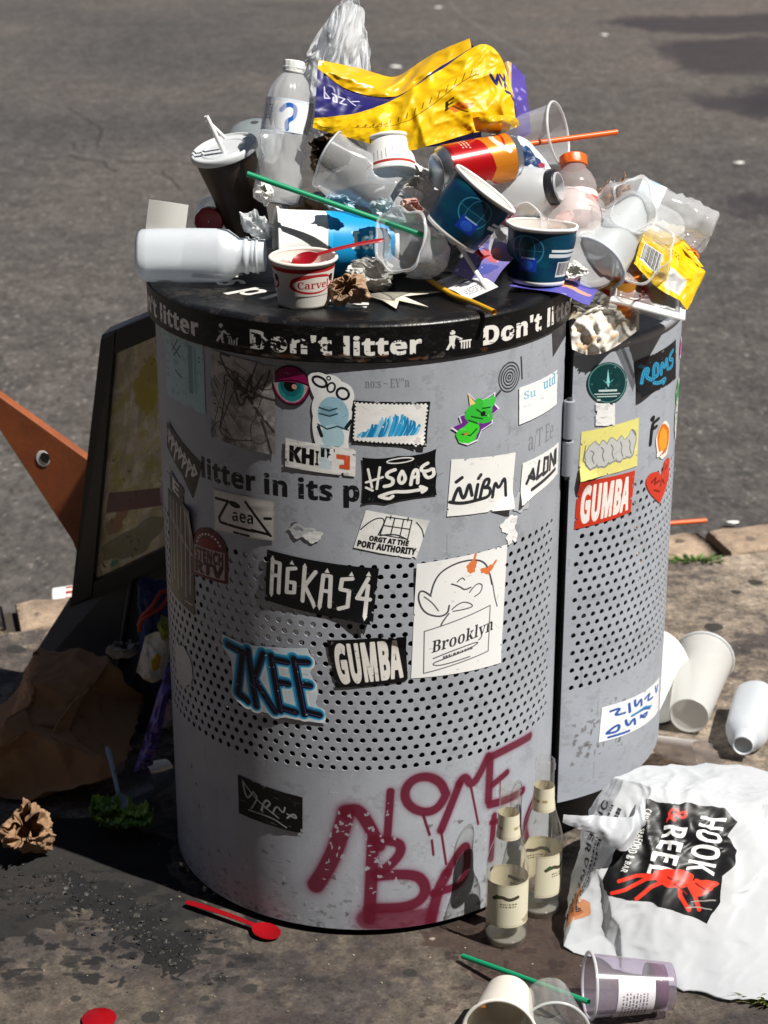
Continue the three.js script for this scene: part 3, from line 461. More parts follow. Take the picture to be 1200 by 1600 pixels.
// ------------------------------------------------------------------ stickers on the bin: thin vinyl bent onto the drum
let layer = 0;
function sticker(label, corners, px, draw, { drum = 0, gloss = true } = {}) { // corners TL, TR, BR, BL as [degrees, height]
  const [tl, tr, br, bl] = corners, id = layer++, q = rng(id * 37 + 5), r = (drum ? R2 : RB) + 0.0007 + (id % 7) * 0.00012, c = drum ? C2 : [0, 0];
  const rect = print(px[0], px[1], (x, w, h) => {
    draw(x, w, h); // then scratches, grime and chewed edges
    x.globalCompositeOperation = 'source-atop';
    for (let i = 0; i < 16; i++) { x.strokeStyle = q() < 0.5 ? 'rgba(225,225,222,' + (0.15 + q() * 0.4).toFixed(2) + ')' : 'rgba(70,66,62,' + (0.12 + q() * 0.3).toFixed(2) + ')'; x.lineWidth = 0.6 + q() * 1.6; const a = q() * w, b = q() * h; x.beginPath(); x.moveTo(a, b); x.lineTo(a + (q() - 0.5) * 60, b + (q() - 0.5) * 40); x.stroke(); }
    for (let i = 0; i < 26; i++) blob(x, q() * w, q() * h, 1 + q() * q() * 16, 1 + q() * q() * 9, q() < 0.7 ? 'rgba(104,98,90,' + (0.06 + q() * 0.2).toFixed(2) + ')' : 'rgba(205,204,200,' + (0.15 + q() * 0.35).toFixed(2) + ')', id * 40 + i, 0.5);
    x.globalCompositeOperation = 'destination-out';
    for (let i = 0; i < 5; i++) { const e = (q() * 4) | 0; blob(x, e < 2 ? q() * w : e === 2 ? 0 : w, e < 2 ? e * h : q() * h, 2 + q() * 7, 2 + q() * 5, '#000', id * 9 + i, 0.5); }
    x.globalCompositeOperation = 'source-over';
  });
  const lift = q() < 0.6 ? 0.002 + q() * 0.006 : 0, cu = q() < 0.5 ? 0 : 1, cv = q() < 0.5 ? 0 : 1; // one corner peeling
  const g = grid(20, 16, (u, v) => { const a = lerp(lerp(bl[0], br[0], u), lerp(tl[0], tr[0], u), v), y = lerp(lerp(bl[1], br[1], u), lerp(tl[1], tr[1], u), v), d = Math.abs(u - cu) + Math.abs(v - cv); return onCyl(a, y, r + lift * Math.pow(smooth(0.45, 0, d), 1.5) + 0.0003 * Math.max(0, n3(u * 5 + id, v * 5, id)), c); });
  const m = part(bin, 'sticker', inPrint(g, rect), gloss ? printGloss : printMat); m.userData.label = label; return m;
}
const box4 = (a0, a1, y1, y0) => [[a0, y1], [a1, y1], [a1, y0], [a0, y0]];
const worn = (c, w, h, n, color, seed, s = 4) => { const r = rng(seed); for (let i = 0; i < n; i++) blob(c, r() * w, r() * h, 0.6 + r() * s, 0.6 + r() * s * 0.7, color, seed * 50 + i, 0.5, 9); };

sticker('faded pale teal paper notice', [[-65.9, 0.864], [-45.1, 0.866], [-45.1, 0.766], [-66.1, 0.767]], [240, 220], (c, w, h) => {
  fill(c, w, h, '#a9c6c9'); worn(c, w, h, 60, 'rgba(140,170,175,0.7)', 2, 14); strokes(c, [[[60, 60], [100, 20]], [[70, 75], [115, 35]], [[58, 40], [112, 70]], [[80, 120], [118, 135]]], 6, '#3d6a68'); c.fillStyle = '#6d9a94'; c.fillRect(160, 20, 24, 150); c.fillStyle = '#88afae'; c.fillRect(190, 25, 14, 140); worn(c, w, h, 18, '#54726f', 5, 5); });
sticker('grey marbled photo print', [[-42.2, 0.861], [-22.1, 0.853], [-22.6, 0.730], [-43.3, 0.737]], [220, 270], (c, w, h) => {
  fill(c, w, h, '#b7b2ac'); const r = rng(9); for (let i = 0; i < 120; i++) { const g = 60 + r() * 130; blob(c, r() * w, r() * h, 6 + r() * 26, 6 + r() * 22, 'rgba(' + (g | 0) + ',' + ((g * 0.97) | 0) + ',' + ((g * 0.94) | 0) + ',0.35)', i, 0.5); }
  for (let i = 0; i < 14; i++) curve(c, [[r() * w, r() * h], [r() * w, r() * h], [r() * w, r() * h], [r() * w, r() * h]], 2 + r() * 6, 'rgba(52,47,44,0.75)'); curve(c, [[170, 150], [200, 200], [190, 240], [150, 250], [140, 200], [165, 160]], 4, '#6b6560'); worn(c, w, h, 50, 'rgba(222,218,212,0.5)', 3, 9); });
sticker('round magenta and teal eye', box4(-23, -12.7, 0.857, 0.802), [150, 150], (c) => {
  const disc = (x, y, r, f) => { c.fillStyle = f; c.beginPath(); c.arc(x, y, r, 0, 7); c.fill(); };
  disc(75, 75, 74, '#2a1020'); disc(75, 75, 69, '#8d1250'); c.save(); c.beginPath(); c.moveTo(6, 70); c.quadraticCurveTo(75, 55, 144, 70); c.quadraticCurveTo(120, 140, 75, 138); c.quadraticCurveTo(25, 138, 6, 70); c.clip(); disc(75, 80, 66, '#b9a9a4'); disc(75, 84, 50, '#1f8d92'); disc(74, 76, 40, '#176a70'); disc(72, 74, 24, '#100d10'); disc(88, 78, 10, '#d9a28f'); c.restore(); curve(c, [[6, 70], [75, 48], [144, 70]], 5, '#200a18'); const r = rng(5); for (let i = 0; i < 70; i++) disc(20 + r() * 110, 14 + r() * 40, 1.5, '#6a0d3c'); });
sticker('pale blue cartoon figure blowing smoke rings', [[-13.6, 0.852], [-1.2, 0.85], [-1.6, 0.727], [-13.4, 0.73]], [160, 300], (c) => {
  const sil = new Path2D('M10 20 Q30 0 60 14 Q100 10 110 34 Q150 40 150 80 L140 120 Q158 150 138 170 L130 230 Q140 262 120 292 L40 292 L30 240 Q16 190 24 150 Q14 120 30 88 Q10 50 10 20 Z');
  c.fillStyle = '#f2f3f2'; c.fill(sil); c.strokeStyle = '#f2f3f2'; c.lineWidth = 12; c.lineJoin = 'round'; c.stroke(sil);
  const e = (x, y, a, b, f, s) => { c.beginPath(); c.ellipse(x, y, a, b, 0.4, 0, 7); if (f) { c.fillStyle = f; c.fill(); } if (s) { c.strokeStyle = '#15171a'; c.lineWidth = s; c.stroke(); } };
  e(42, 34, 24, 15, null, 8); e(80, 50, 12, 16, null, 6); e(118, 68, 20, 18, null, 8); e(72, 20, 6, 6, null, 4);
  c.fillStyle = '#9cc3d4'; c.beginPath(); c.ellipse(86, 140, 52, 60, 0, 0, 7); c.fill(); c.fillStyle = '#86aec2'; c.beginPath(); c.ellipse(70, 130, 26, 18, 0, 0, 7); c.fill(); c.fillStyle = '#b4d6e0'; c.beginPath(); c.ellipse(84, 214, 40, 42, 0, 0, 7); c.fill();
  strokes(c, [[[34, 176], [66, 190], [100, 178], [136, 188]], [[40, 120], [72, 128], [98, 118]], [[40, 140], [74, 146], [100, 136]]], 5, '#2c4652'); strokes(c, [[[36, 186], [46, 214]], [[130, 180], [146, 158]]], 12, '#1b262c'); c.fillStyle = '#16181b'; c.fillRect(56, 246, 18, 22); c.fillRect(88, 246, 18, 22); });
sticker('white label with black letters and an orange mark', [[-19.5, 0.757], [-1.3, 0.747], [-1.5, 0.709], [-19.8, 0.717]], [230, 100], (c, w, h) => {
  fill(c, w, h, '#edebe6'); fitText(c, 'KH', 16, 24, 78, 52, '#131313', 'bold 100px sans-serif', 8); fitText(c, 'I', 100, 24, 12, 52, '#131313'); c.fillStyle = '#d65a34'; c.beginPath(); c.moveTo(168, 26); c.lineTo(212, 26); c.lineTo(212, 78); c.lineTo(178, 78); c.lineTo(178, 64); c.lineTo(194, 60); c.lineTo(192, 44); c.lineTo(168, 42); c.fill(); c.fillStyle = '#cfe0e6'; c.fillRect(114, -2, 40, 86); c.fillStyle = '#16181b'; c.fillRect(118, 10, 12, 34); c.fillRect(138, 10, 12, 34); });
sticker('blue wave drawing in a dotted black border', [[-1.9, 0.814], [17.7, 0.808], [16.6, 0.747], [-2.6, 0.757]], [240, 160], (c, w, h) => {
  fill(c, w, h, '#15171a'); c.fillStyle = '#eceae6'; c.fillRect(10, 10, w - 20, h - 20); for (let i = 0; i < 17; i++) { for (const y of [10, h - 10]) { c.beginPath(); c.arc(14 + i * 13.2, y, 4.5, 0, 7); c.fill(); } } for (let i = 0; i < 10; i++) for (const x of [10, w - 10]) { c.beginPath(); c.arc(x, 16 + i * 14, 4.5, 0, 7); c.fill(); }
  const r = rng(3); for (let i = 0; i < 46; i++) { const t = i / 46, x = 20 + t * 186, top = 122 - Math.sin(t * 2.7) * 78; curve(c, [[x - 6 + r() * 8, 138 - t * 22], [x + 8, (top + 128) / 2], [x + r() * 20, top + r() * 14]], 4 + r() * 4, ['#2a93c9', '#3aa6dc', '#1c7db4', '#8cc8e6'][(r() * 4) | 0]); } worn(c, w, h, 12, '#eceae6', 6, 5); });
sticker('black sticker with white spray-style tag and halo', [[0.3, 0.741], [19.6, 0.742], [19.9, 0.670], [0.1, 0.668]], [260, 200], (c, w, h) => {
  c.fillStyle = '#121314'; c.beginPath(); c.moveTo(0, 14); c.quadraticCurveTo(60, 26, 120, 14); c.quadraticCurveTo(200, 22, 258, 0); c.quadraticCurveTo(248, 50, 259, 100); c.quadraticCurveTo(250, 150, 258, 182); c.quadraticCurveTo(150, 176, 80, 196); c.quadraticCurveTo(30, 180, 0, 196); c.quadraticCurveTo(10, 100, 0, 14); c.fill();
  c.strokeStyle = '#eceae5'; c.lineWidth = 5; c.beginPath(); c.ellipse(130, 32, 46, 9, -0.06, 0, 7); c.stroke();
  strokes(c, [[[20, 60], [34, 130]], [[60, 54], [50, 136]], [[14, 110], [70, 92]], [[14, 130], [36, 142]]], 9, '#f0eee9'); for (const l of [[[112, 66], [86, 72], [82, 92], [106, 100], [104, 124], [76, 128]], [[136, 74], [120, 100], [134, 126], [150, 104], [138, 76]], [[166, 128], [172, 76], [192, 70], [190, 124]], [[172, 102], [192, 98]], [[226, 52], [206, 60], [200, 78], [222, 84], [240, 76]], [[212, 84], [218, 112], [250, 104], [246, 78]], [[60, 166], [100, 148], [150, 156], [220, 150]], [[200, 140], [226, 150], [206, 162]], [[60, 166], [90, 180], [104, 168]]]) curve(c, l, 13, '#f0eee9'); });
sticker('white label with black brush tag', [[-43.3, 0.663], [-22.9, 0.666], [-23.2, 0.608], [-43.3, 0.601]], [230, 140], (c, w, h) => {
  fill(c, w, h, '#bfbab2'); c.fillStyle = '#d9d6cf'; c.fillRect(6, 6, w - 12, h - 12); strokes(c, [[[12, 30], [64, 30], [24, 92], [30, 106], [160, 116]], [[130, 20], [216, 124]], [[150, 112], [212, 120]], [[196, 66], [216, 64]]], 9, '#161616'); c.fillStyle = '#161616'; c.beginPath(); c.ellipse(88, 36, 22, 10, 0.2, 0, 7); c.fill(); fitText(c, 'aea', 78, 60, 78, 32, '#161616', 'bold 60px sans-serif'); strokes(c, [[[84, 130], [140, 134]]], 7, '#161616'); worn(c, w, h, 10, '#d9d6cf', 4, 4); });
sticker('torn remains of a white label', [[-19.4, 0.643], [-9.6, 0.641], [-10.0, 0.611], [-19.1, 0.611]], [130, 80], (c) => { blob(c, 46, 38, 44, 30, '#c3c5c9', 5, 0.4); blob(c, 92, 54, 34, 22, '#e9e8e6', 8, 0.3); blob(c, 38, 30, 14, 10, '#8a8e96', 6, 0.4); });
sticker('white label with a line-drawn ship hull and block lettering', [[0.1, 0.663], [18.0, 0.646], [15.5, 0.587], [-2.1, 0.606]], [230, 150], (c, w, h) => {
  c.fillStyle = '#efeeea'; c.beginPath(); c.moveTo(14, 0); c.lineTo(228, 10); c.lineTo(214, 150); c.lineTo(0, 144); c.closePath(); c.fill(); curve(c, [[10, 74], [40, 26], [86, 18], [70, 84]], 4, '#2a2a2a'); curve(c, [[186, 22], [210, 40], [222, 70]], 4, '#2a2a2a'); strokes(c, [[[84, 14], [170, 16], [170, 84], [76, 80], [84, 14]], [[112, 14], [110, 80]], [[142, 16], [142, 82]], [[80, 46], [170, 48]], [[98, 8], [98, 20]], [[156, 8], [156, 20]]], 4, '#2a2a2a'); curve(c, [[76, 84], [120, 68], [170, 86]], 5, '#2a2a2a');
  fitText(c, 'ORGT AT THE', 44, 90, 132, 18, '#1c1c1c', 'bold 100px sans-serif', 10); fitText(c, 'PORT AUTHORITY', 10, 114, 196, 22, '#1c1c1c', 'bold 100px sans-serif', 10); });
sticker('white square with a thin black pen tag', [[23.7, 0.724], [44.6, 0.713], [43.2, 0.635], [22.6, 0.644]], [240, 200], (c, w, h) => {
  fill(c, w, h, '#efeeeb'); for (const l of [[[16, 148], [30, 84], [44, 136], [56, 140], [66, 80], [80, 132]], [[22, 80], [40, 66]], [[92, 146], [98, 96]], [[98, 74], [106, 62]], [[110, 148], [116, 84], [140, 78], [138, 104], [118, 110], [148, 112], [146, 144], [112, 150]], [[158, 148], [160, 84], [180, 128], [202, 74], [212, 150]], [[6, 150], [40, 160], [110, 150]]]) curve(c, l, 12, '#2c2d30'); });
sticker('white label with slanted grey block tag', [[47.3, 0.699], [68.4, 0.693], [68.5, 0.635], [46.5, 0.634]], [240, 160], (c, w, h) => { c.fillStyle = '#f0efec'; c.beginPath(); c.moveTo(4, 14); c.lineTo(238, 0); c.lineTo(239, 130); c.lineTo(0, 160); c.fill(); strokes(c, [[[30, 92], [58, 50], [70, 88], [40, 70]], [[92, 30], [84, 92], [110, 84]], [[126, 28], [122, 90], [150, 84], [150, 32], [126, 30]], [[168, 26], [166, 86]], [[170, 30], [200, 80], [202, 24]], [[214, 22], [214, 76]], [[60, 124], [210, 100]]], 14, '#34363b'); });
sticker('cut-out green and purple monster sticker', box4(23.2, 38.4, 0.815, 0.738), [180, 200], (c) => {
  const star = (f, k) => { c.fillStyle = f; c.beginPath(); [[60, 4], [92, 44], [128, 34], [160, 20], [158, 60], [178, 84], [150, 100], [152, 132], [110, 150], [96, 184], [60, 194], [30, 178], [22, 140], [2, 122], [36, 110], [28, 84], [58, 78], [66, 50]].forEach((p, i) => c[i ? 'lineTo' : 'moveTo'](90 + (p[0] - 90) * k, 100 + (p[1] - 100) * k)); c.closePath(); c.fill(); };
  star('#ece9f0', 1); star('#6b2a86', 0.93); blob(c, 100, 84, 50, 44, '#37b83a', 4, 0.3); blob(c, 62, 150, 40, 36, '#3fce33', 7, 0.15); blob(c, 138, 56, 22, 26, '#45c54a', 9, 0.35); c.fillStyle = '#e8cf86'; c.beginPath(); c.moveTo(60, 8); c.lineTo(86, 48); c.lineTo(66, 52); c.fill(); strokes(c, [[[62, 104], [96, 122]], [[72, 92], [112, 108]], [[90, 70], [126, 100]], [[40, 150], [70, 160], [92, 140]], [[112, 70], [140, 72]]], 5, '#14501c'); blob(c, 114, 90, 9, 9, '#1a1a1a', 3, 0.3); blob(c, 54, 152, 7, 6, '#c98a3a', 4, 0.2); });
sticker('white square with pale blue handwriting', [[45.2, 0.806], [65.2, 0.804], [65.2, 0.745], [45.6, 0.751]], [220, 150], (c, w, h) => { c.fillStyle = '#f1f3f4'; c.beginPath(); c.moveTo(0, 6); c.lineTo(w, 0); c.lineTo(w, 128); c.lineTo(0, h); c.fill(); fitText(c, 'Su', 20, 26, 60, 32, '#8ec4d8', 'bold 60px serif'); fitText(c, 'utd', 120, 6, 84, 40, '#67b0d0', 'bold 60px serif'); worn(c, w, h, 10, '#d5dbe0', 7, 3); });
sticker('black sticker with dripping white letters', [[-66.5, 0.728], [-46.8, 0.700], [-51.0, 0.632], [-69.5, 0.672]], [230, 170], (c, w, h) => { c.fillStyle = '#111214'; c.beginPath(); c.moveTo(0, 0); c.lineTo(110, 10); c.lineTo(w, 20); c.lineTo(214, h); c.lineTo(140, 136); c.lineTo(0, 126); c.fill(); for (let i = 0; i < 7; i++) strokes(c, [[[20 + i * 29, 32 + i * 3], [16 + i * 29, 92 + (i % 3) * 14]], [[20 + i * 29, 34 + i * 3], [38 + i * 29, 50 + i * 3], [22 + i * 29, 72 + i * 3]]], 10, '#d5d3d0'); });
sticker('tall black sticker with thin white upright lettering', [[-69.5, 0.622], [-52.2, 0.618], [-53.5, 0.455], [-71.0, 0.462]], [190, 360], (c, w, h) => { fill(c, w, h, '#0f1012'); for (let i = 0; i < 6; i++) strokes(c, [[[24 + i * 29, 20], [20 + i * 29, 320 - (i % 2) * 24]], [[24 + i * 29, 60 + i * 18], [40 + i * 29, 100 + i * 12]]], 6, '#a9a8a6'); strokes(c, [[[130, 336], [176, 330]]], 5, '#a9a8a6'); });
sticker('small white block letter scrap', [[-66.5, 0.655], [-57, 0.642], [-57.5, 0.616], [-67, 0.626]], [100, 90], (c, w, h) => { fill(c, w, h, '#1a1b1d'); fitText(c, 'E', 22, 14, 50, 62, '#d6d4d0'); });
sticker('dark red round badge with white block letters', [[-53.5, 0.600], [-37.6, 0.605], [-38.4, 0.524], [-54.2, 0.517]], [170, 220], (c) => {
  blob(c, 84, 92, 80, 88, '#5d1d24', 3, 0.04); c.fillStyle = '#5d1d24'; c.fillRect(6, 90, 160, 122); c.strokeStyle = '#d8cfcc'; c.lineWidth = 8; c.setLineDash([9, 6]); c.beginPath(); c.arc(84, 84, 54, 3.3, 6.1); c.stroke(); c.setLineDash([]); blob(c, 84, 66, 38, 20, '#7e1a20', 5, 0.1); c.fillStyle = '#b59aa2'; c.fillRect(16, 88, 138, 112); fitText(c, 'STENCH', 22, 94, 126, 48, '#3a1216', 'bold 100px sans-serif', 8); fitText(c, 'RTV', 22, 148, 126, 46, '#2a1216', 'bold 100px sans-serif', 8); });
sticker('black sticker with spiky white letters and numbers', [[-25.5, 0.594], [4.5, 0.578], [2.8, 0.498], [-26.4, 0.519]], [340, 180], (c, w, h) => {
  fill(c, w, h, '#111214'); const s = '#dedcd8', L = (x, lines) => strokes(c, lines.map((l) => l.map(([a, b]) => [x + a, b])), 13, s), tip = (x, y, d) => { c.fillStyle = s; c.beginPath(); c.moveTo(x - 8, y); c.lineTo(x, y - 16 * d); c.lineTo(x + 8, y); c.fill(); };
  L(20, [[[0, 30], [0, 146]], [[0, 36], [24, 36], [24, 80], [0, 84]], [[24, 88], [24, 140]]]); tip(20, 30, 1); tip(20, 148, -1); L(70, [[[24, 40], [0, 48], [0, 130], [24, 124], [24, 90], [10, 92]]]); tip(82, 30, 1);
  L(122, [[[0, 34], [0, 146]], [[34, 38], [4, 92], [34, 146]]]); tip(122, 30, 1); tip(158, 150, -1); L(176, [[[0, 146], [4, 44], [26, 44], [30, 146]], [[4, 96], [28, 96]]]); tip(190, 34, 1); tip(176, 150, -1);
  L(230, [[[36, 42], [6, 48], [4, 82], [30, 84], [30, 136], [4, 148]]]); tip(262, 34, 1); L(286, [[[26, 36], [0, 104], [38, 104]], [[28, 60], [28, 152]]]); tip(312, 28, 1); tip(314, 156, -1); });
sticker('cut-out blue and black block-letter sticker', [[-41.6, 0.452], [-12.0, 0.462], [-9.6, 0.342], [-39.4, 0.333]], [330, 260], (c, w, h) => {
  c.fillStyle = '#d7e2ea'; c.beginPath(); [[0, 8], [90, 24], [300, 10], [316, 60], [300, 90], [318, 150], [306, 190], [330, 256], [180, 244], [60, 232], [30, 214], [28, 90], [0, 40]].forEach((p, i) => c[i ? 'lineTo' : 'moveTo'](...p)); c.fill();
  const lay = (dx, dy, color, lw) => { c.save(); c.translate(dx, dy); strokes(c, [[[18, 36], [76, 50], [40, 190], [74, 212]], [[96, 40], [104, 220]], [[150, 42], [108, 130], [168, 228]], [[176, 44], [186, 222]], [[176, 54], [228, 58]], [[180, 128], [222, 130]], [[186, 212], [236, 222]], [[250, 46], [262, 226]], [[250, 54], [292, 54]], [[256, 128], [290, 130]], [[262, 216], [308, 226]]], lw, color); c.restore(); };
  lay(2, 2, '#eef1f3', 50); lay(0, 0, '#9ad8ec', 43); lay(1, 0, '#2f9fd0', 37); lay(2, 1, '#17608f', 27); lay(4, 3, '#10121c', 20); lay(9, 8, '#4a3f70', 3); worn(c, w, h, 40, 'rgba(215,226,234,0.9)', 9, 3); });
sticker('black and white tall block-letter sticker', [[-9.3, 0.471], [11.4, 0.479], [12.2, 0.409], [-7.0, 0.400]], [250, 160], (c, w, h) => { fill(c, w, h, '#141414'); fitText(c, 'GUMBA', 16, 16, 218, 126, '#ece7e0', 'bold 100px sans-serif', 7); worn(c, w, h, 10, '#2a2a2a', 12, 3); });
sticker('large white sticker with a line-drawn bald head over a lettered box', [[14.3, 0.582], [42.3, 0.582], [40.9, 0.404], [13.1, 0.411]], [330, 440], (c, w, h) => {
  fill(c, w, h, '#eeeeec'); const k = '#45464a'; curve(c, [[52, 122], [60, 60], [120, 22], [190, 18], [240, 40], [262, 90], [272, 130]], 6, k); curve(c, [[52, 130], [20, 96], [8, 130], [30, 190], [80, 214], [112, 206], [116, 176]], 6, k); curve(c, [[30, 130], [56, 152], [80, 190]], 4, k); curve(c, [[120, 96], [150, 110], [166, 128], [190, 122]], 5, k); curve(c, [[186, 140], [206, 112], [236, 120], [230, 150], [206, 160]], 4, k); curve(c, [[126, 192], [150, 170], [184, 176], [206, 196], [176, 200], [130, 200]], 4, k); curve(c, [[262, 90], [276, 130], [286, 180], [300, 220]], 4, k); curve(c, [[116, 206], [96, 232], [90, 250]], 5, k); curve(c, [[140, 92], [156, 76], [166, 90]], 4, k);
  c.fillStyle = '#dd7a45'; blob(c, 190, 46, 18, 24, '#dd7a45', 3, 0.3); blob(c, 250, 72, 22, 16, '#dd7a45', 9, 0.5); strokes(c, [[[198, 20], [202, 2]], [[268, 66], [284, 48]]], 9, '#dd7a45');
  strokes(c, [[[36, 262], [270, 208], [272, 380], [40, 424], [36, 262]]], 4, '#6b6c70'); c.save(); c.translate(62, 348); c.rotate(-0.2); c.font = 'bold 62px serif'; c.fillStyle = '#35363a'; c.transform(0.8, 0, -0.25, 1, 0, 0); c.fillText('Brooklyn', 0, 0); c.restore(); curve(c, [[70, 370], [120, 352], [240, 330], [210, 352], [90, 380], [64, 392], [90, 402], [200, 384]], 4, '#4b4c50'); c.save(); c.translate(104, 376); c.rotate(-0.18); fineText(c, 0, -10, 110, 1, 20, '#55565a', 6); c.restore(); });
sticker('white torn label residue', box4(39.4, 46.4, 0.624, 0.576), [80, 120], (c) => { blob(c, 40, 34, 36, 30, '#eeeeed', 3, 0.3); blob(c, 52, 80, 20, 34, '#eeeeed', 6, 0.4); });
sticker('grey smear of old glue', box4(43, 53, 0.66, 0.62), [120, 90], (c) => { blob(c, 60, 46, 50, 38, '#b9bcc2', 3, 0.35); });
sticker('small black sticker with grey scratched tag', [[-37.2, 0.233], [-16.6, 0.223], [-16.8, 0.164], [-37.2, 0.170]], [230, 150], (c, w, h) => { fill(c, w, h, '#121313'); const r = rng(6); for (const l of [[[20, 20], [30, 90], [60, 40]], [[50, 110], [80, 60], [60, 40]], [[90, 100], [100, 50], [126, 60], [104, 86]], [[130, 100], [140, 54], [166, 90], [172, 60]], [[180, 100], [200, 70], [214, 96], [180, 84]], [[40, 120], [120, 112], [176, 140]], [[20, 16], [60, 60], [150, 110]]]) curve(c, l, 5.5 + r() * 3, '#a3a4a4'); });
sticker('peeled pale grey patch', [[-69, 0.394], [-55, 0.404], [-54.6, 0.332], [-68.4, 0.312]], [120, 160], (c) => { c.fillStyle = '#b4b4ba'; blob(c, 50, 84, 52, 74, '#b4b4ba', 12, 0.16); blob(c, 84, 120, 24, 20, '#b4b4ba', 3, 0.5); });
// on the rear drum
const rear = { drum: 1 };
sticker('round dark green badge with a fountain mark', [[25.6, 0.80], [39.6, 0.79], [40.2, 0.727], [26.0, 0.738]], [170, 170], (c) => { c.fillStyle = '#0e3a3c'; c.beginPath(); c.arc(85, 85, 84, 0, 7); c.fill(); c.strokeStyle = '#5f8b86'; c.lineWidth = 4; c.beginPath(); c.arc(85, 85, 78, 0, 7); c.stroke(); c.fillStyle = '#8fd8d2'; c.beginPath(); c.moveTo(84, 26); c.lineTo(92, 84); c.lineTo(86, 104); c.lineTo(78, 84); c.fill(); strokes(c, [[[66, 74], [84, 90], [106, 72]]], 3, '#58a9a6'); c.fillStyle = '#c7d6d3'; c.fillRect(46, 112, 78, 8); c.fillRect(30, 128, 108, 4); c.fillRect(40, 138, 84, 4); c.fillRect(40, 150, 14, 8); }, rear);
sticker('plain white strip', [[28.9, 0.737], [35.6, 0.731], [36.0, 0.697], [29.2, 0.703]], [80, 80], (c, w, h) => { fill(c, w, h, '#ededeb'); }, rear);
sticker('pale yellow sticker with bubble-letter tag', [[24.8, 0.697], [45.9, 0.698], [46.1, 0.623], [24.3, 0.624]], [260, 200], (c, w, h) => { fill(c, w, h, '#e6dd84'); worn(c, w, h, 20, '#efe8a6', 3, 9); const r = rng(4); c.fillStyle = '#b9bab6'; for (let i = 0; i < 5; i++) blob(c, 50 + i * 42, 108 - i * 2 + (i % 2) * 8, 32, 58, '#8b8d8a', i + 3, 0.16); for (let i = 0; i < 5; i++) { blob(c, 50 + i * 42, 106 - i * 2 + (i % 2) * 8, 27, 52, '#c4c5c2', i + 3, 0.16); curve(c, [[42 + i * 42, 76 + r() * 10], [60 + i * 40, 96], [46 + i * 42, 112], [58 + i * 42, 140]], 4, '#6d6f70'); } strokes(c, [[[20, 60], [14, 120], [40, 160]], [[224, 40], [246, 70]]], 4, '#6a6a60'); }, rear);
sticker('red and white tall block-letter sticker', [[24.3, 0.622], [45.3, 0.617], [44.2, 0.553], [23.7, 0.549]], [260, 180], (c, w, h) => { fill(c, w, h, '#c93b26'); fitText(c, 'GUMBA', 20, 22, 220, 136, '#efe9e2', 'bold 100px sans-serif', 7); }, rear);
sticker('black sticker with bright blue wild letters', [[42.4, 0.786], [67.3, 0.789], [70.1, 0.725], [44.6, 0.731]], [270, 170], (c, w, h) => { fill(c, w, h, '#14161a'); for (const l of [[[26, 110], [40, 50], [70, 58], [48, 90], [76, 112]], [[90, 110], [92, 46], [122, 52], [118, 106], [92, 104]], [[138, 106], [142, 42], [164, 96], [182, 40], [186, 100]], [[238, 36], [206, 44], [206, 68], [236, 72], [232, 100], [204, 104]], [[90, 130], [120, 146], [170, 132], [150, 152]], [[24, 30], [36, 36]]]) { curve(c, l, 20, '#0f6f9c'); curve(c, l, 13, '#38a5cf'); curve(c, l, 3, '#0d2d40'); } }, rear);
sticker('cut-out orange flame with a black figure', [[48.6, 0.697], [67.5, 0.688], [68.4, 0.602], [50.8, 0.612]], [170, 230], (c) => { blob(c, 104, 134, 50, 80, '#f0ede6', 3, 0.08); blob(c, 104, 130, 42, 70, '#e0761b', 5, 0.1); blob(c, 102, 132, 28, 54, '#eea52e', 6, 0.12); c.fillStyle = '#f0ede6'; c.fillRect(58, 178, 40, 20); strokes(c, [[[24, 130], [32, 70], [40, 40], [70, 30]], [[36, 66], [58, 60]]], 13, '#17181a'); blob(c, 38, 20, 11, 11, '#17181a', 3, 0.2); strokes(c, [[[80, 196], [130, 176]]], 5, '#c05a3a'); }, rear);
sticker('cut-out red heart sticker', [[49.4, 0.624], [69, 0.607], [70.5, 0.532], [51.5, 0.545]], [180, 220], (c) => { const p = new Path2D('M88 214 Q4 140 6 92 Q10 50 56 56 Q84 56 92 84 Q112 60 116 30 Q134 2 160 16 Q176 30 160 62 Q176 100 140 150 Z'); c.fillStyle = '#d23a24'; c.fill(p); strokes(c, [[[34, 100], [60, 84], [52, 112], [82, 104]], [[90, 130], [100, 100], [120, 126]], [[126, 60], [142, 44]], [[50, 140], [84, 156]]], 9, '#7f1a12'); }, rear);
sticker('small pink and green scrap at the edge', [[73.5, 0.783], [80.5, 0.78], [80.5, 0.738], [73.5, 0.742]], [80, 90], (c) => { blob(c, 36, 42, 24, 38, '#f0e6ea', 4, 0.1); blob(c, 32, 42, 16, 30, '#d0288a', 6, 0.2); blob(c, 64, 40, 8, 30, '#3aa07a', 8, 0.2); }, rear);
sticker('green and white cut-out scrap', [[70.5, 0.714], [79.5, 0.722], [80, 0.602], [71, 0.612]], [90, 200], (c) => { blob(c, 46, 40, 32, 36, '#c9e6cf', 3, 0.2); blob(c, 44, 40, 24, 28, '#2fa757', 6, 0.3); blob(c, 46, 120, 30, 58, '#dfe0dd', 9, 0.2); strokes(c, [[[26, 96], [60, 104], [36, 130], [62, 150]]], 5, '#6a6e6c'); blob(c, 40, 116, 8, 6, '#2f8a4a', 4, 0.3); }, rear);
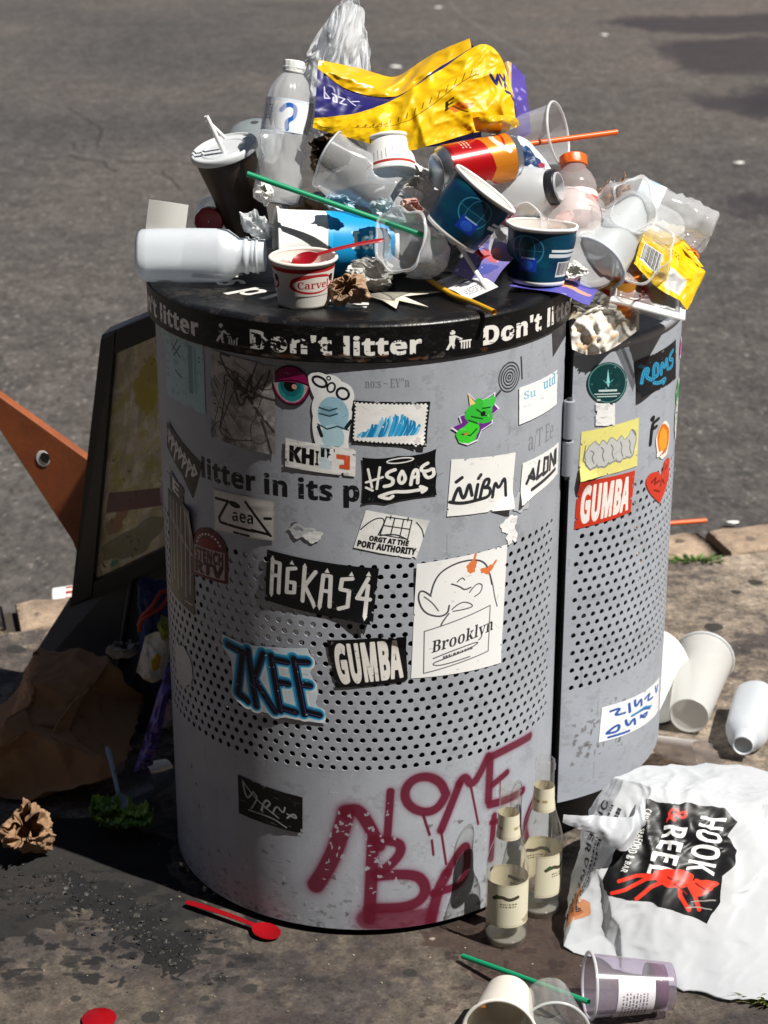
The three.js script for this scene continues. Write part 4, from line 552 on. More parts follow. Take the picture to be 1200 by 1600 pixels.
sticker('white label with blue handwritten tag', [[36.0, 0.245], [71.5, 0.225], [73.0, 0.162], [35.3, 0.186]], [280, 170], (c, w, h) => { fill(c, w, h, '#eff0f2'); for (const l of [[[30, 30], [70, 24], [40, 56], [80, 60]], [[96, 24], [100, 66]], [[120, 20], [120, 64], [150, 22], [152, 62]], [[170, 40], [206, 22], [180, 60], [216, 62]], [[240, 24], [246, 70], [262, 30]], [[24, 130], [60, 96], [64, 140], [24, 136]], [[86, 100], [92, 142], [120, 100], [124, 138]], [[110, 90], [160, 82], [200, 104]], [[150, 110], [170, 140], [190, 112], [150, 120]], [[30, 156], [100, 158]]]) curve(c, l, 11, '#2d55a4'); strokes(c, [[[110, 88], [170, 80], [210, 100]]], 8, '#2a8bc0'); }, rear);

// ------------------------------------------------------------------ shapes of packaging
const barcode = (c, x, y, w, h, seed = 1) => { c.fillStyle = '#e8e8e6'; c.fillRect(x, y, w, h); const r = rng(seed); c.fillStyle = '#2c2c2e'; for (let a = x + 4; a < x + w - 4;) { const l = 1 + r() * 2.4; c.fillRect(a, y + 4, l, h - 12); a += l + 1 + r() * 2.5; } };
const cupGeo = (rb, rt, h, o = {}) => { const k = o.wall || 0.0012; return lathe([[0.0005, 0.006], [rb - 0.003, 0.006], [rb - 0.002, 0], [rb, 0], [rb + 0.0004, 0.003], ...[0.1, 0.2, 0.3, 0.4, 0.5, 0.6, 0.7, 0.8, 0.9].map((t) => [lerp(rb, rt, t), h * t]), [lerp(rb, rt, 1 - 0.004 / h), h - 0.004], [rt + 0.0025, h - 0.003], [rt + 0.0032, h - 0.0005], [rt + 0.0022, h + 0.0012], [rt - k * 0.6, h + 0.0008], [rt - k, h - 0.003], [lerp(rb, rt, 0.5) - k, h * 0.5], [rb - k, 0.009], [0.0005, 0.009]], o.seg || 56); };
const cupWall = (rb, rt, h) => lathe([[0.0005, 0.005], [rb * 0.8, 0.004], [rb - 0.002, 0.001], [rb, 0], [rb + 0.0006, 0.004], [lerp(rb, rt, 0.25), h * 0.25], [lerp(rb, rt, 0.5), h * 0.5], [lerp(rb, rt, 0.75), h * 0.75], [rt, h]], 56);
const wrap = (rb, rt, h, y0, y1, rect, { p0 = 0, pl = 2 * PI, off = 0.0005, seg = 56 } = {}) => { const at = (y) => lerp(rb, rt, y / h) + off; return inPrint(lathe(Array.from({ length: 13 }, (_, i) => { const y = lerp(y0, y1, i / 12); return [at(y), y]; }), seg, p0, pl), rect); };
const band = (r, y0, y1, rect, p0 = 0, pl = 2 * PI) => inPrint(lathe([[r, y0], [r, (y0 + y1) / 2], [r, y1]], 48, p0, pl), rect);
const screwCap = (r, h, m, parent, y) => { const g = lathe([[r - 0.002, 0], [r, 0], [r, 0.003], [r - 0.0006, 0.0035], [r, 0.004], [r, h - 0.0015], [r - 0.0015, h], [0.0005, h]], 40); deform(g, (v) => { const a = Math.atan2(v.x, v.z), k = 1 + (v.y > 0.004 && v.y < h - 0.001 ? 0.02 * Math.sign(Math.sin(a * 30)) : 0); v.x *= k; v.z *= k; }); return part(parent, 'cap', g.translate(0, y, 0), m); };
const dent = (g, amp, fr, seed) => deform(g, (v) => { const k = 1 + amp * n3(v.x * fr + seed, v.y * fr, v.z * fr + seed); v.x *= k; v.z *= k; });
// thin plastic drink bottle with ribs
const petProfile = (R0, H, neck = 0.0125) => { const p = [[0.0005, 0.006], [R0 * 0.45, 0.004], [R0 * 0.8, 0], [R0 * 0.95, 0.004], [R0, 0.014]]; for (let i = 0; i < 9; i++) { const y = lerp(0.02, H * 0.46, i / 8); p.push([R0 * (i % 2 ? 0.93 : 1), y]); } p.push([R0 * 0.97, H * 0.5], [R0, H * 0.52], [R0, H * 0.72], [R0 * 0.97, H * 0.735], [R0 * 0.9, H * 0.8], [R0 * 0.66, H * 0.875], [neck * 1.05, H * 0.925], [neck, H * 0.94], [neck, H * 0.955], [neck * 1.25, H * 0.957], [neck * 1.25, H * 0.964], [neck, H * 0.966], [neck, H]); return p; };

// ------------------------------------------------------------------ the heap on the bin
{
  const sackFilm = M('#c9ccd0', 0.5, { transmission: 0.25, thickness: 0 });
  single('refuse_sack', 'pale grey plastic sack swelling out of the bin beneath the heap', 'refuse sack', crumple(1, 3, { detail: 48, fr: 2.4, amp: 0.3, squash: [0.2, 0.105, 0.165] }), sackFilm, [0.08, 0.925, -0.12]);
  single('refuse_sack', 'pale grey plastic sack filling the right-hand drum under the greasy paper', 'refuse sack', crumple(1, 8, { detail: 48, fr: 2.4, amp: 0.3, squash: [0.18, 0.075, 0.175] }), sackFilm, [0.25, 0.845, -0.15]);
}
{ // lying milk bottle
  const t = thing('plastic_bottle', 'cloudy white plastic bottle without cap lying on the left of the black lid', 'bottle', [-0.306, 0.9545, 0.085], [1, 0.015, 0.06], 20);
  const g = lathe([[0.0005, 0.004], [0.026, 0.003], [0.033, 0], [0.0365, 0.006], [0.0375, 0.016], [0.0378, 0.06], [0.0375, 0.112], [0.035, 0.124], [0.027, 0.135], [0.0235, 0.139], [0.0235, 0.146], [0.0255, 0.147], [0.0255, 0.151], [0.0225, 0.152], [0.0222, 0.156], [0.0236, 0.157], [0.0236, 0.160], [0.0222, 0.161], [0.0222, 0.174], [0.019, 0.174], [0.019, 0.14]], 56);
  deform(g, (v) => { const a = Math.atan2(v.x, v.z), k = v.y < 0.12 ? 1 + 0.035 * Math.cos(4 * a) + 0.02 * n3(v.x * 25, v.y * 18, v.z * 25) : 1; v.x *= k; v.z *= k; });
  part(t, 'bottle_body', g, mat.milky); part(t, 'neck_ring', lathe([[0.0235, 0.162], [0.0248, 0.163], [0.0248, 0.165], [0.0235, 0.166]], 40), mat.milky);
}
single('paper_card', 'small folded white card standing behind the lying white bottle', 'card', flat(0.056, 0.095, [-0.282, 0.957, -0.02], [0.12, 0.3, 1], [0.16, 1, 0], (u, v) => 0.006 * Math.sin(u * 3) + (v > 0.55 ? (v - 0.55) * 0.03 : 0)), mat.paper);
{
  const t = thing('soft_drink_bottle', 'clear bottle with red screw cap pointing at the camera beside the brown cup', 'bottle', [-0.212, 0.951, -0.235], [-0.07, 0.1, 1]);
  part(t, 'bottle_body', lathe(petProfile(0.031, 0.165, 0.0145), 40), mat.pet); screwCap(0.0205, 0.017, mat.red, t, 0.15);
}
{ // dark brown hot-drink cup
  const t = thing('paper_cup', 'tall dark brown paper cup with white lid leaning at the left of the heap', 'cup', [-0.165, 0.94, -0.1], [-0.24, 0.95, 0.2], 160);
  part(t, 'cup_body', dent(cupGeo(0.030, 0.0445, 0.138), 0.03, 22, 3), mat.brownCup);
  const lid = part(t, 'lid', lathe([[0.0475, 0.132], [0.049, 0.133], [0.0495, 0.139], [0.048, 0.142], [0.0455, 0.143], [0.0445, 0.1415], [0.0435, 0.139], [0.02, 0.139], [0.0005, 0.1385]], 56), mat.lidPlastic);
  part(lid, 'raised_ring', lathe([[0.030, 0.139], [0.031, 0.1405], [0.033, 0.1405], [0.034, 0.139]], 48), mat.lidPlastic);
  const s = part(t, 'straw', pipe(0.0034, 0.0004, 0.062).rotateZ(R(-10)).translate(-0.006, 0.135, -0.012), mat.white); void s;
}
single('drinking_straw', 'short bent white straw lying across the white cup lid', 'straw', pipe(0.0026, 0.0004, 0.036), mat.white, [-0.196, 1.088, -0.07], [-0.6, 0.62, 0.1]);
single('dome_lid', 'clear domed plastic lid standing behind the brown cup', 'lid', lathe([[0.046, 0], [0.0465, 0.003], [0.044, 0.004], [0.042, 0.016], [0.034, 0.029], [0.02, 0.036], [0.006, 0.038]], 48), clear('#dfe9ec', 0.22, 0.75), [-0.158, 1.058, -0.17], [-0.05, 1, 0.25]);
{ // water bottle
  const t = thing('water_bottle', 'empty clear water bottle with white cap standing tilted at the left of the yellow bag', 'bottle', [-0.122, 1.008, -0.005], [0.14, 0.97, -0.24], -10);
  part(t, 'bottle_body', dent(dent(lathe(petProfile(0.0335, 0.196), 72), 0.05, 28, 6), 0.035, 80, 2), clear('#fdfeff', 0.1, 0.72)); screwCap(0.0148, 0.017, mat.white, t, 0.181);
  part(t, 'label', dent(band(0.0337, 0.098, 0.143, print(420, 92, (c, w, h) => { fill(c, w, h, '#dfe6ee'); c.fillStyle = '#f2f4f6'; c.fillRect(0, 8, w, h - 16); for (const x of [66, 250]) { curve(c, [[x, 34], [x + 12, 14], [x + 40, 20], [x + 40, 50], [x + 18, 62], [x + 22, 84]], 12, '#2a63b8'); } fineText(c, 4, 20, 36, 5, 9, '#5d6a86', 3); fineText(c, 190, 20, 40, 5, 9, '#5d6a86', 4); fineText(c, 340, 20, 60, 5, 9, '#5d6a86', 8); }), R(-60)), 0.05, 28, 6), printGloss);
}
{ // thin white carrier bag hanging off the back
  const t = thing('carrier_bag', 'thin translucent white carrier bag standing up at the top of the heap', 'bag');
  const m = M('#fbfcfd', 0.72, { transmission: 0.8, thickness: 0 });
  const lo = spline([[-0.088, 1.10, -0.1], [-0.05, 1.08, -0.09], [0.01, 1.10, -0.1]]), hi = spline([[-0.083, 1.195, -0.14], [-0.05, 1.24, -0.15], [-0.022, 1.27, -0.15], [-0.004, 1.262, -0.15], [0.006, 1.226, -0.15]]);
  const pleat = (z0, k, s) => sheet(110, 50, (u, v) => { const q = lo(u).lerp(hi(u), v), w = n3(u * 3 + s, v * 2.2, s); q.z += z0 + k * Math.sin(PI * u) * Math.sin(PI * clamp(v * 0.9)) + 0.016 * (0.5 - Math.abs(n3(u * 4.2 + w * 1.4 + s, v * 2.6 + w, s))) + 0.004 * (0.5 - Math.abs(n3(u * 9 + w * 2, v * 6 + w, s + 3))); q.x += 0.006 * w * v; return q; }, 0.0003);
  part(t, 'front_film', pleat(0, 0.028, 2), m);
  part(t, 'back_film', pleat(-0.014, -0.03, 7), m);
  part(t, 'handle', film([[-0.07, 1.19, -0.12], [-0.075, 1.14, -0.085], [-0.068, 1.09, -0.06]], [[-0.055, 1.195, -0.12], [-0.06, 1.14, -0.08], [-0.05, 1.09, -0.055]], { nu: 30, nv: 8, wr: 0.006, fr: 60, thick: 0.0004 }), m);
  part(t, 'printed_mark', film([[-0.042, 1.19, -0.113], [-0.034, 1.207, -0.117], [-0.027, 1.222, -0.121]], [[-0.046, 1.191, -0.113], [-0.04, 1.21, -0.117], [-0.034, 1.226, -0.121]], { nu: 10, nv: 3, wr: 0.001 }), M('#3a3d42', 0.5));
}
{ // folded yellow snack bag
  const t = thing('snack_bag', 'large crumpled yellow and dark blue foil snack bag on top of the heap', 'bag');
  const yel = M('#e2b00e', 0.3, { clearcoat: 0.5, clearcoatRoughness: 0.25 }), blu = M('#20205c', 0.34, { clearcoat: 0.4, clearcoatRoughness: 0.3 });
  const front = print(420, 240, (c, w, h) => {
    fill(c, w, h, '#e9bb12'); const r = rng(3); for (let i = 0; i < 26; i++) blob(c, r() * w, r() * h, 6 + r() * 30, 4 + r() * 14, ['rgba(240,200,44,0.5)', 'rgba(222,160,12,0.35)'][i % 2], i, 0.4);
    strokes(c, [[[70, 150], [180, 128], [300, 76]]], 2.5, '#6b4a12'); for (let i = 0; i < 16; i++) strokes(c, [[[80 + i * 14, 146 - i * 4.4], [80 + i * 14, 126 - i * 4.4]]], 2, '#7a5514'); for (let i = 0; i < 5; i++) strokes(c, [[[78 + i * 12, 146 - i * 3], [84 + i * 12, 132 - i * 3]]], 2.5, '#7a5514');
    c.save(); c.translate(244, 158); c.rotate(-0.24); c.font = 'bold 40px sans-serif'; c.fillStyle = '#2a2410'; c.fillText('E', 0, 0); c.restore(); blob(c, 285, 158, 26, 12, '#d8741a', 5, 0.4); curve(c, [[262, 150], [280, 164], [310, 176]], 3, '#6a3a10');
    c.save(); c.translate(336, 66); c.rotate(-0.7); strokes(c, [[[0, 0], [10, 26], [26, 4], [30, 26]], [[36, 2], [60, 22]], [[46, 26], [58, -4]], [[40, 40], [70, 34], [64, 52]]], 9, '#26246a'); c.restore(); });
  part(t, 'front_panel', inPrint(film([[-0.068, 1.118, 0.02], [-0.01, 1.104, 0.035], [0.055, 1.091, 0.048], [0.1, 1.1, 0.045], [0.147, 1.112, 0.035], [0.212, 1.118, 0.02]], [[-0.066, 1.131, 0.018], [-0.005, 1.137, 0.015], [0.048, 1.157, 0.008], [0.109, 1.193, -0.01], [0.168, 1.223, -0.03], [0.19, 1.208, -0.02], [0.206, 1.165, 0.0]], { nu: 130, nv: 80, wr: 0.009, fr: 26, bulge: 0.012 }), front), printGloss);
  part(t, 'inner_band', inPrint(film([[-0.066, 1.125, 0.012], [-0.005, 1.125, 0.008], [0.048, 1.148, 0.0], [0.109, 1.183, -0.018], [0.152, 1.212, -0.04]], [[-0.062, 1.19, -0.036], [-0.02, 1.16, -0.03], [0.046, 1.153, -0.03], [0.102, 1.187, -0.045], [0.154, 1.216, -0.06]], { nu: 60, nv: 24, wr: 0.006, fr: 26, bulge: 0.004 }), print(380, 120, (c, w, h) => { fill(c, w, h, '#23215f'); const r = rng(8); for (let i = 0; i < 20; i++) blob(c, r() * w, r() * h, 8 + r() * 30, 4 + r() * 10, 'rgba(40,36,110,0.5)', i, 0.4); strokes(c, [[[22, 34], [22, 60], [36, 56], [24, 46]], [[44, 40], [54, 40], [54, 60], [44, 60], [46, 50]], [[62, 40], [78, 40], [62, 60], [78, 60]], [[86, 38], [100, 60]], [[96, 44], [112, 40]]], 4, '#c9c7dc'); fineText(c, 250, 50, 40, 2, 9, '#8683b4', 3); })), printGloss);
  part(t, 'back_panel', film([[-0.062, 1.19, -0.036], [-0.02, 1.163, -0.03], [0.046, 1.153, -0.03], [0.102, 1.187, -0.045], [0.152, 1.216, -0.06]], [[-0.061, 1.2, -0.05], [-0.006, 1.186, -0.075], [0.044, 1.172, -0.085], [0.098, 1.203, -0.085], [0.15, 1.226, -0.075]], { nu: 60, nv: 16, wr: 0.009, fr: 34, bulge: 0.008, seed: 6 }), yel);
  part(t, 'rear_flap', film([[-0.06, 1.1, -0.06], [0.05, 1.07, -0.1], [0.17, 1.08, -0.08]], [[-0.06, 1.195, -0.06], [0.05, 1.165, -0.095], [0.155, 1.215, -0.085]], { nu: 40, nv: 24, wr: 0.01, fr: 22, seed: 2 }), blu);
  part(t, 'side_fold', film([[0.155, 1.115, 0.035], [0.19, 1.112, 0.03], [0.216, 1.12, 0.015]], [[0.15, 1.135, 0.045], [0.186, 1.14, 0.05], [0.213, 1.13, 0.02]], { nu: 20, nv: 14, wr: 0.012, fr: 40, bulge: 0.014, seed: 9 }), yel);
}
{
  const t = thing('foil_packet', 'tan and purple foil packet standing behind the yellow snack bag', 'packet');
  part(t, 'front_foil', inPrint(film([[0.2, 1.09, -0.09], [0.22, 1.085, -0.085], [0.242, 1.09, -0.1]], [[0.192, 1.172, -0.12], [0.206, 1.188, -0.12], [0.232, 1.168, -0.125]], { nu: 24, nv: 30, wr: 0.006, fr: 34, bulge: 0.014 }), print(120, 170, (c, w, h) => { fill(c, w, h, '#57499a'); c.fillStyle = '#c59a62'; c.beginPath(); c.moveTo(0, 0); c.lineTo(76, 0); c.lineTo(50, h * 0.6); c.lineTo(0, h); c.fill(); worn(c, w, h, 14, 'rgba(190,180,220,0.5)', 3, 9); })), printGloss);
  part(t, 'back_foil', film([[0.2, 1.085, -0.13], [0.24, 1.085, -0.13]], [[0.193, 1.17, -0.124], [0.206, 1.185, -0.126], [0.232, 1.165, -0.13]], { nu: 16, nv: 20, wr: 0.006, fr: 30, bulge: -0.01 }), M('#4b3f8a', 0.35));
}
{ // white portion cup, upside down
  const t = thing('portion_cup', 'upturned white paper cup with thin red stripe under the yellow bag', 'cup', [0.041, 1.058, 0.048], [-0.1, 0.82, -0.5]);
  part(t, 'cup_body', cupGeo(0.035, 0.031, 0.05).rotateX(0), mat.white);
  part(t, 'printed_band', wrap(0.035, 0.031, 0.05, 0.003, 0.03, print(420, 70, (c, w, h) => { fill(c, w, h, '#e9e8e6'); const r = rng(7); c.fillStyle = '#8a8f98'; for (let a = 8; a < w; a += 9 + r() * 4) c.fillRect(a, 4 + r() * 14, 2, 14 + r() * 22); c.fillStyle = '#a8372f'; c.fillRect(0, 48, w, 10); })), printMat);
  part(t, 'closed_base', lathe([[0.0005, 0.0495], [0.03, 0.0495], [0.032, 0.05]], 40), mat.white);
}
{
  const t = thing('plastic_cup', 'crumpled clear plastic cup lying in front of the water bottle', 'cup', [0.045, 1.03, 0.055], [-0.85, 0.42, -0.3]);
  part(t, 'cup_body', dent(cupWall(0.03, 0.046, 0.105), 0.2, 20, 4), clear('#fdfeff', 0.12, 0.76)); part(t, 'rim', dent(lathe([[0.0475, 0.103], [0.049, 0.1045], [0.0475, 0.1065], [0.046, 0.105], [0.0475, 0.103]], 48), 0.2, 20, 4), clear('#f4f7f8', 0.25, 0.6));
}
{ // blue and white drink cup on its side
  const t = thing('paper_cup', 'white and sky-blue paper cup lying on its side on the black lid', 'cup', [0.046, 0.962, 0.052], [-1, 0.045, 0.13], 0);
  part(t, 'cup_body', dent(cupGeo(0.0385, 0.0485, 0.166), 0.05, 10, 4), mat.white);
  part(t, 'printed_band', dent(wrap(0.0385, 0.0485, 0.166, 0.006, 0.098, print(520, 180, (c, w, h) => { c.save(); c.translate(0, h); c.scale(1, -1); c.translate(0, 0); c.restore(); fill(c, w, h, '#1c93cc'); c.fillStyle = '#2aa3da'; c.fillRect(0, 0, w, 12); for (const x of [60, 320]) { c.save(); c.translate(x + 40, 150); c.rotate(PI / 2 * -1); c.restore(); c.save(); c.translate(x, 60); c.rotate(PI / 2); c.font = 'bold 64px sans-serif'; c.fillStyle = '#d9f0f8'; c.fillText('Id', 0, 0); c.restore(); fineText(c, x - 40, 150, 100, 2, 9, '#8fd0ec', 3); } }), { p0: R(150), off: 0.0009 }), 0.05, 10, 4), printGloss);
  part(t, 'base_ring', lathe([[0.0375, 0], [0.0395, 0.0005], [0.0397, 0.006], [0.0385, 0.007]], 48), mat.white);
}
{ // sundae cup and its spoon
  const t = thing('dessert_cup', 'small red and white dessert cup with melted leftovers at the front of the lid', 'cup', [-0.076, 0.9185, 0.197], [0, 1, 0.03], 0);
  part(t, 'cup_body', cupGeo(0.034, 0.0425, 0.062), mat.offwhite); part(t, 'rolled_rim', new THREE.TorusGeometry(0.0435, 0.0026, 10, 56).rotateX(PI / 2).translate(0, 0.061, 0), mat.offwhite);
  part(t, 'printed_band', wrap(0.034, 0.0425, 0.062, 0.018, 0.055, print(520, 96, (c, w, h) => { fill(c, w, h, '#dcd5cc'); c.fillStyle = '#b02424'; c.fillRect(0, 0, w, 14); for (let i = 0; i < 3; i++) { const x = 30 + i * 170; blob(c, x + 60, 54, 74, 34, '#b3282a', i + 2, 0.06); blob(c, x + 64, 56, 62, 26, '#e3d9cf', i + 7, 0.06); fitText(c, 'Carvel', x + 14, 42, 98, 28, '#a31f22', 'bold 60px serif'); blob(c, x + 122, 40, 11, 12, '#1d1a1a', i, 0.2); } }), { p0: R(-40) }), printMat);
  const food = lathe([[0.0005, 0.043], [0.02, 0.045], [0.0395, 0.046]], 40); deform(food, (v) => { v.y += 0.006 * n3(v.x * 60, 0, v.z * 60); }); part(t, 'melted_ice_cream', food, M('#c98f8c', 0.35)); for (const [a, r, s] of [[0.6, 0.012, 0.013], [2.4, 0.02, 0.011], [4.2, 0.015, 0.014]]) part(t, 'cream_blob', crumple(s, a * 9, { detail: 8, amp: 0.2, squash: [1.2, 0.5, 1] }).translate(r * Math.cos(a), 0.048, r * Math.sin(a)), M('#ddd2c8', 0.35));
}
function spoon(len, m, wide = 1) { // bowl at the origin end, handle along +y
  const w = (v) => wide * (v < 0.26 ? 0.013 * Math.sqrt(Math.max(0, 1 - Math.pow((v - 0.13) / 0.135, 2))) + 0.0004 : lerp(0.0032, 0.0045, (v - 0.26) / 0.74) * (v > 0.97 ? 0.8 : 1));
  return [sheet(10, 40, (u, v) => { const x = (u - 0.5) * 2 * w(v), e = v < 0.26 ? 1 - Math.pow((v - 0.13) / 0.13, 2) : 0; return V(x, v * len, (v < 0.26 ? -0.005 * e * (1 - Math.pow((u - 0.5) * 2, 2)) : 0.0016 * (1 - Math.pow((u - 0.5) * 2, 2)) * 1) + 0.004 * Math.sin(v * PI)); }, 0.0013), m];
}
lay(single('plastic_spoon', 'red plastic spoon resting across the dessert cup', 'spoon', ...spoon(0.125, mat.red)), [-0.09, 0.974, 0.205], [0.97, 0.2, -0.2], [-0.3, 1, 0.5]);
single('paper_napkin', 'crumpled brown napkin on the front edge of the lid', 'napkin', wad(0.03, 21, { squash: [1.15, 0.8, 0.9] }), M('#a88a70', 0.95), [-0.018, 0.941, 0.215], [-0.2, 0.6, 0.75]);
single('paper_napkin', 'crumpled white napkin under the blue cup', 'napkin', wad(0.031, 27, { squash: [1.4, 0.7, 0.9] }), M('#dcdad4', 0.95), [0.012, 0.939, 0.128], [0.2, 0.7, 0.7]);
single('torn_card', 'torn white card with three sharp points on the front of the lid', 'card', (() => { const g = new THREE.ExtrudeGeometry(poly([[-0.055, 0.012], [-0.03, 0.03], [0.05, 0.028], [-0.002, 0.012], [0.03, -0.045], [-0.008, -0.01], [-0.012, -0.052], [-0.03, -0.012]]), { depth: 0.0008, bevelEnabled: false }).rotateX(-PI / 2); return deform(g, (v) => { v.y += 0.006 * Math.abs(v.x * 14) * Math.abs(v.x * 10); }); })(), M('#cfc7b6', 0.8), [0.058, 0.9195, 0.185]);
single('drinking_straw', 'yellow straw lying near the front rim of the lid', 'straw', tube([[0.086, 0.932, 0.115], [0.12, 0.9235, 0.175], [0.145, 0.9235, 0.215], [0.172, 0.925, 0.272]], 0.0036, 30, 10), mat.yellow);
single('paper_flyer', 'creased white printed leaflet lying in the middle of the lid', 'leaflet', inPrint(flat(0.05, 0.09, [0.138, 0.928, 0.145], [-0.1, 1, 0.15], [-0.62, 0.1, -1], (u, v) => 0.004 * Math.sin(v * 5) + 0.004 * u), print(120, 200, (c, w, h) => { fill(c, w, h, '#d5d4d6'); fineText(c, 16, 24, 80, 6, 9, '#6a6a72', 4); blob(c, 60, 110, 34, 22, '#4a4a52', 3, 0.4); blob(c, 74, 106, 14, 10, '#8d8d95', 5, 0.4); fineText(c, 16, 150, 80, 4, 9, '#6a6a72', 8); })), printMat);
{
  const g = mergeGeometries([box(0.006, 0.095, 0.0012, 0, 0.0475, 0), box(0.016, 0.02, 0.0012, 0, 0.102, 0), ...[-0.0065, -0.0022, 0.0022, 0.0065].map((x) => box(0.0022, 0.03, 0.0012, x, 0.126, 0))]);
  single('plastic_fork', 'white plastic fork slanting over the leaflet', 'fork', deform(g, (v) => { v.z += 0.006 * Math.sin(v.y * 22); }), mat.white, [0.168, 0.93, 0.175], [-0.38, 0.42, -0.75], 10);
}
lay(single('plastic_spoon', 'red plastic spoon slanting down behind the white fork', 'spoon', ...spoon(0.12, mat.red)), [0.186, 0.936, 0.115], [-0.62, 0.62, 0.05], [0.2, 0.5, 1]);
{
  const t = thing('plastic_cup', 'small clear cup on its side to the right of the blue cup', 'cup', [0.105, 0.957, 0.05], [-0.55, 0.35, -0.1]);
  part(t, 'cup_body', dent(cupWall(0.028, 0.04, 0.085), 0.1, 22, 9), clear('#fdfeff', 0.12, 0.72));
}
single('drinking_straw', 'long green straw running from the brown cup across the heap', 'straw', pipe(0.0038, 0.0004, 0.265), mat.green, [0.098, 0.99, 0.142], [-0.256, 0.086, -0.022]);
{ // aluminium can
  const t = thing('drink_can', 'red and orange drink can lying below the yellow bag', 'can', [0.1, 1.07, 0.085], [0.9, 0.1, -0.42], 0);
  part(t, 'can_body', lathe([[0.0005, 0.010], [0.018, 0.006], [0.0225, 0.001], [0.0245, 0.001], [0.029, 0.006], [0.0325, 0.012], [0.033, 0.016], [0.033, 0.107], [0.032, 0.112], [0.027, 0.119], [0.0268, 0.1215], [0.0255, 0.1215], [0.0245, 0.117], [0.0005, 0.117]], 56), mat.steel);
  part(t, 'printed_sleeve', band(0.0333, 0.013, 0.109, print(420, 200, (c, w, h) => { fill(c, w, h, '#b8131a'); c.fillStyle = '#e08a2a'; c.beginPath(); c.moveTo(0, 0); c.lineTo(w, 0); c.lineTo(w, 70); c.lineTo(300, 96); c.lineTo(210, 60); c.lineTo(90, 100); c.lineTo(0, 70); c.fill(); for (const x of [40, 250]) { curve(c, [[x, 96], [x + 40, 40], [x + 90, 60], [x + 130, 20]], 16, '#efe6d8'); curve(c, [[x + 10, 70], [x + 50, 20], [x + 110, 30]], 7, '#c8251c'); } fineText(c, 60, 130, 70, 3, 10, '#e9c5b2', 3); fineText(c, 280, 130, 70, 3, 10, '#e9c5b2', 5); c.fillStyle = '#8a0f14'; c.fillRect(0, 188, w, 12); }), R(30)), printMetal);
  part(t, 'pull_tab', lathe([[0.006, 0.1175], [0.009, 0.1175], [0.009, 0.119], [0.006, 0.119], [0.006, 0.1175]], 20).translate(0.006, 0, 0), mat.steel);
}
// two printed dessert tubs
const tubPrint = print(560, 180, (c, w, h) => {
  fill(c, w, h, '#0c3f58'); const r = rng(14); for (let i = 0; i < 50; i++) blob(c, r() * w, r() * h, 10 + r() * 34, 8 + r() * 20, ['rgba(12,58,86,0.5)', 'rgba(10,90,104,0.35)', 'rgba(16,44,92,0.4)'][i % 3], i, 0.4);
  for (const x of [90, 370]) { c.strokeStyle = '#3d86a8'; c.lineWidth = 4; c.beginPath(); c.ellipse(x + 30, 66, 46, 54, 0, 0, 7); c.stroke(); c.lineWidth = 2; c.beginPath(); c.ellipse(x + 30, 66, 22, 54, 0, 0, 7); c.stroke(); strokes(c, [[[x - 14, 66], [x + 76, 66]]], 2, '#3d86a8'); c.fillStyle = '#1a3fb0'; c.fillRect(x + 6, 92, 54, 52); c.fillStyle = '#2c60d4'; c.beginPath(); c.arc(x + 32, 120, 18, 0, 7); c.fill(); c.fillStyle = '#9db8dc'; c.fillRect(x + 14, 92, 40, 6); }
  c.fillStyle = '#e4ecef'; c.fillRect(190, 58, 92, 10); c.fillRect(184, 74, 104, 14); c.fillRect(470, 58, 80, 10); c.fillRect(466, 74, 84, 14); barcode(c, 214, 104, 64, 58, 3); fineText(c, 296, 30, 40, 10, 10, '#6fa3b8', 4); });
function tub(label, pos, axis, spin) {
  const t = thing('dessert_tub', label, 'tub', pos, axis, spin, 'printed dark blue tubs'), rb = 0.0375, rt = 0.0475, h = 0.078;
  const s = pos[0] * 40, crush = (g) => dent(g, 0.07, 15, s);
  part(t, 'tub_body', crush(cupGeo(rb, rt, h)), mat.white); part(t, 'rim', crush(new THREE.TorusGeometry(0.0485, 0.0024, 10, 64).rotateX(PI / 2).translate(0, h - 0.001, 0)), mat.white);
  part(t, 'printed_wrap', crush(wrap(rb, rt, h, 0.006, h - 0.006, tubPrint, { off: 0.0008 })), printGloss); part(t, 'base_ring', crush(lathe([[rb - 0.002, 0], [rb + 0.0012, 0.0003], [rb + 0.0016, 0.005], [rb, 0.006]], 56)), mat.white);
  return t;
}
{
  tub('dark blue printed tub tipped over against the red can', [0.118, 0.998, 0.15], [0.6, 0.78, -0.02], -75);
  const t = tub('dark blue printed tub standing upright with leftovers inside', [0.238, 0.9245, 0.108], [0.07, 1, -0.06], -104);
  const f = lathe([[0.0005, 0.05], [0.02, 0.052], [0.0435, 0.054]], 40); deform(f, (v) => { v.y += 0.004 * n3(v.x * 50, 3, v.z * 50); }); part(t, 'leftovers', f, M('#c6ab8b', 0.5)); part(t, 'pink_scoop', crumple(0.012, 5, { detail: 8, amp: 0.2, squash: [1.4, 0.5, 0.8] }).translate(0.022, 0.058, -0.012), M('#b51f4a', 0.4));
}
{ // round white bottle with dark collar
  const t = thing('plastic_bottle', 'plump white plastic bottle with black collar behind the upright tub', 'bottle', [0.168, 1.012, 0.005], [0.88, 0.26, 0.36], 0);
  part(t, 'bottle_body', lathe([[0.0005, 0.003], [0.02, 0.001], [0.034, 0.006], [0.04, 0.02], [0.041, 0.04], [0.039, 0.062], [0.033, 0.085], [0.025, 0.1], [0.02, 0.105], [0.02, 0.116], [0.017, 0.116], [0.017, 0.1]], 48), M('#eef1f3', 0.3, { transmission: 0.5, thickness: 0 }));
  part(t, 'collar', lathe([[0.0205, 0.1], [0.0245, 0.101], [0.0245, 0.113], [0.0205, 0.114]], 40), M('#24262b', 0.35));
}
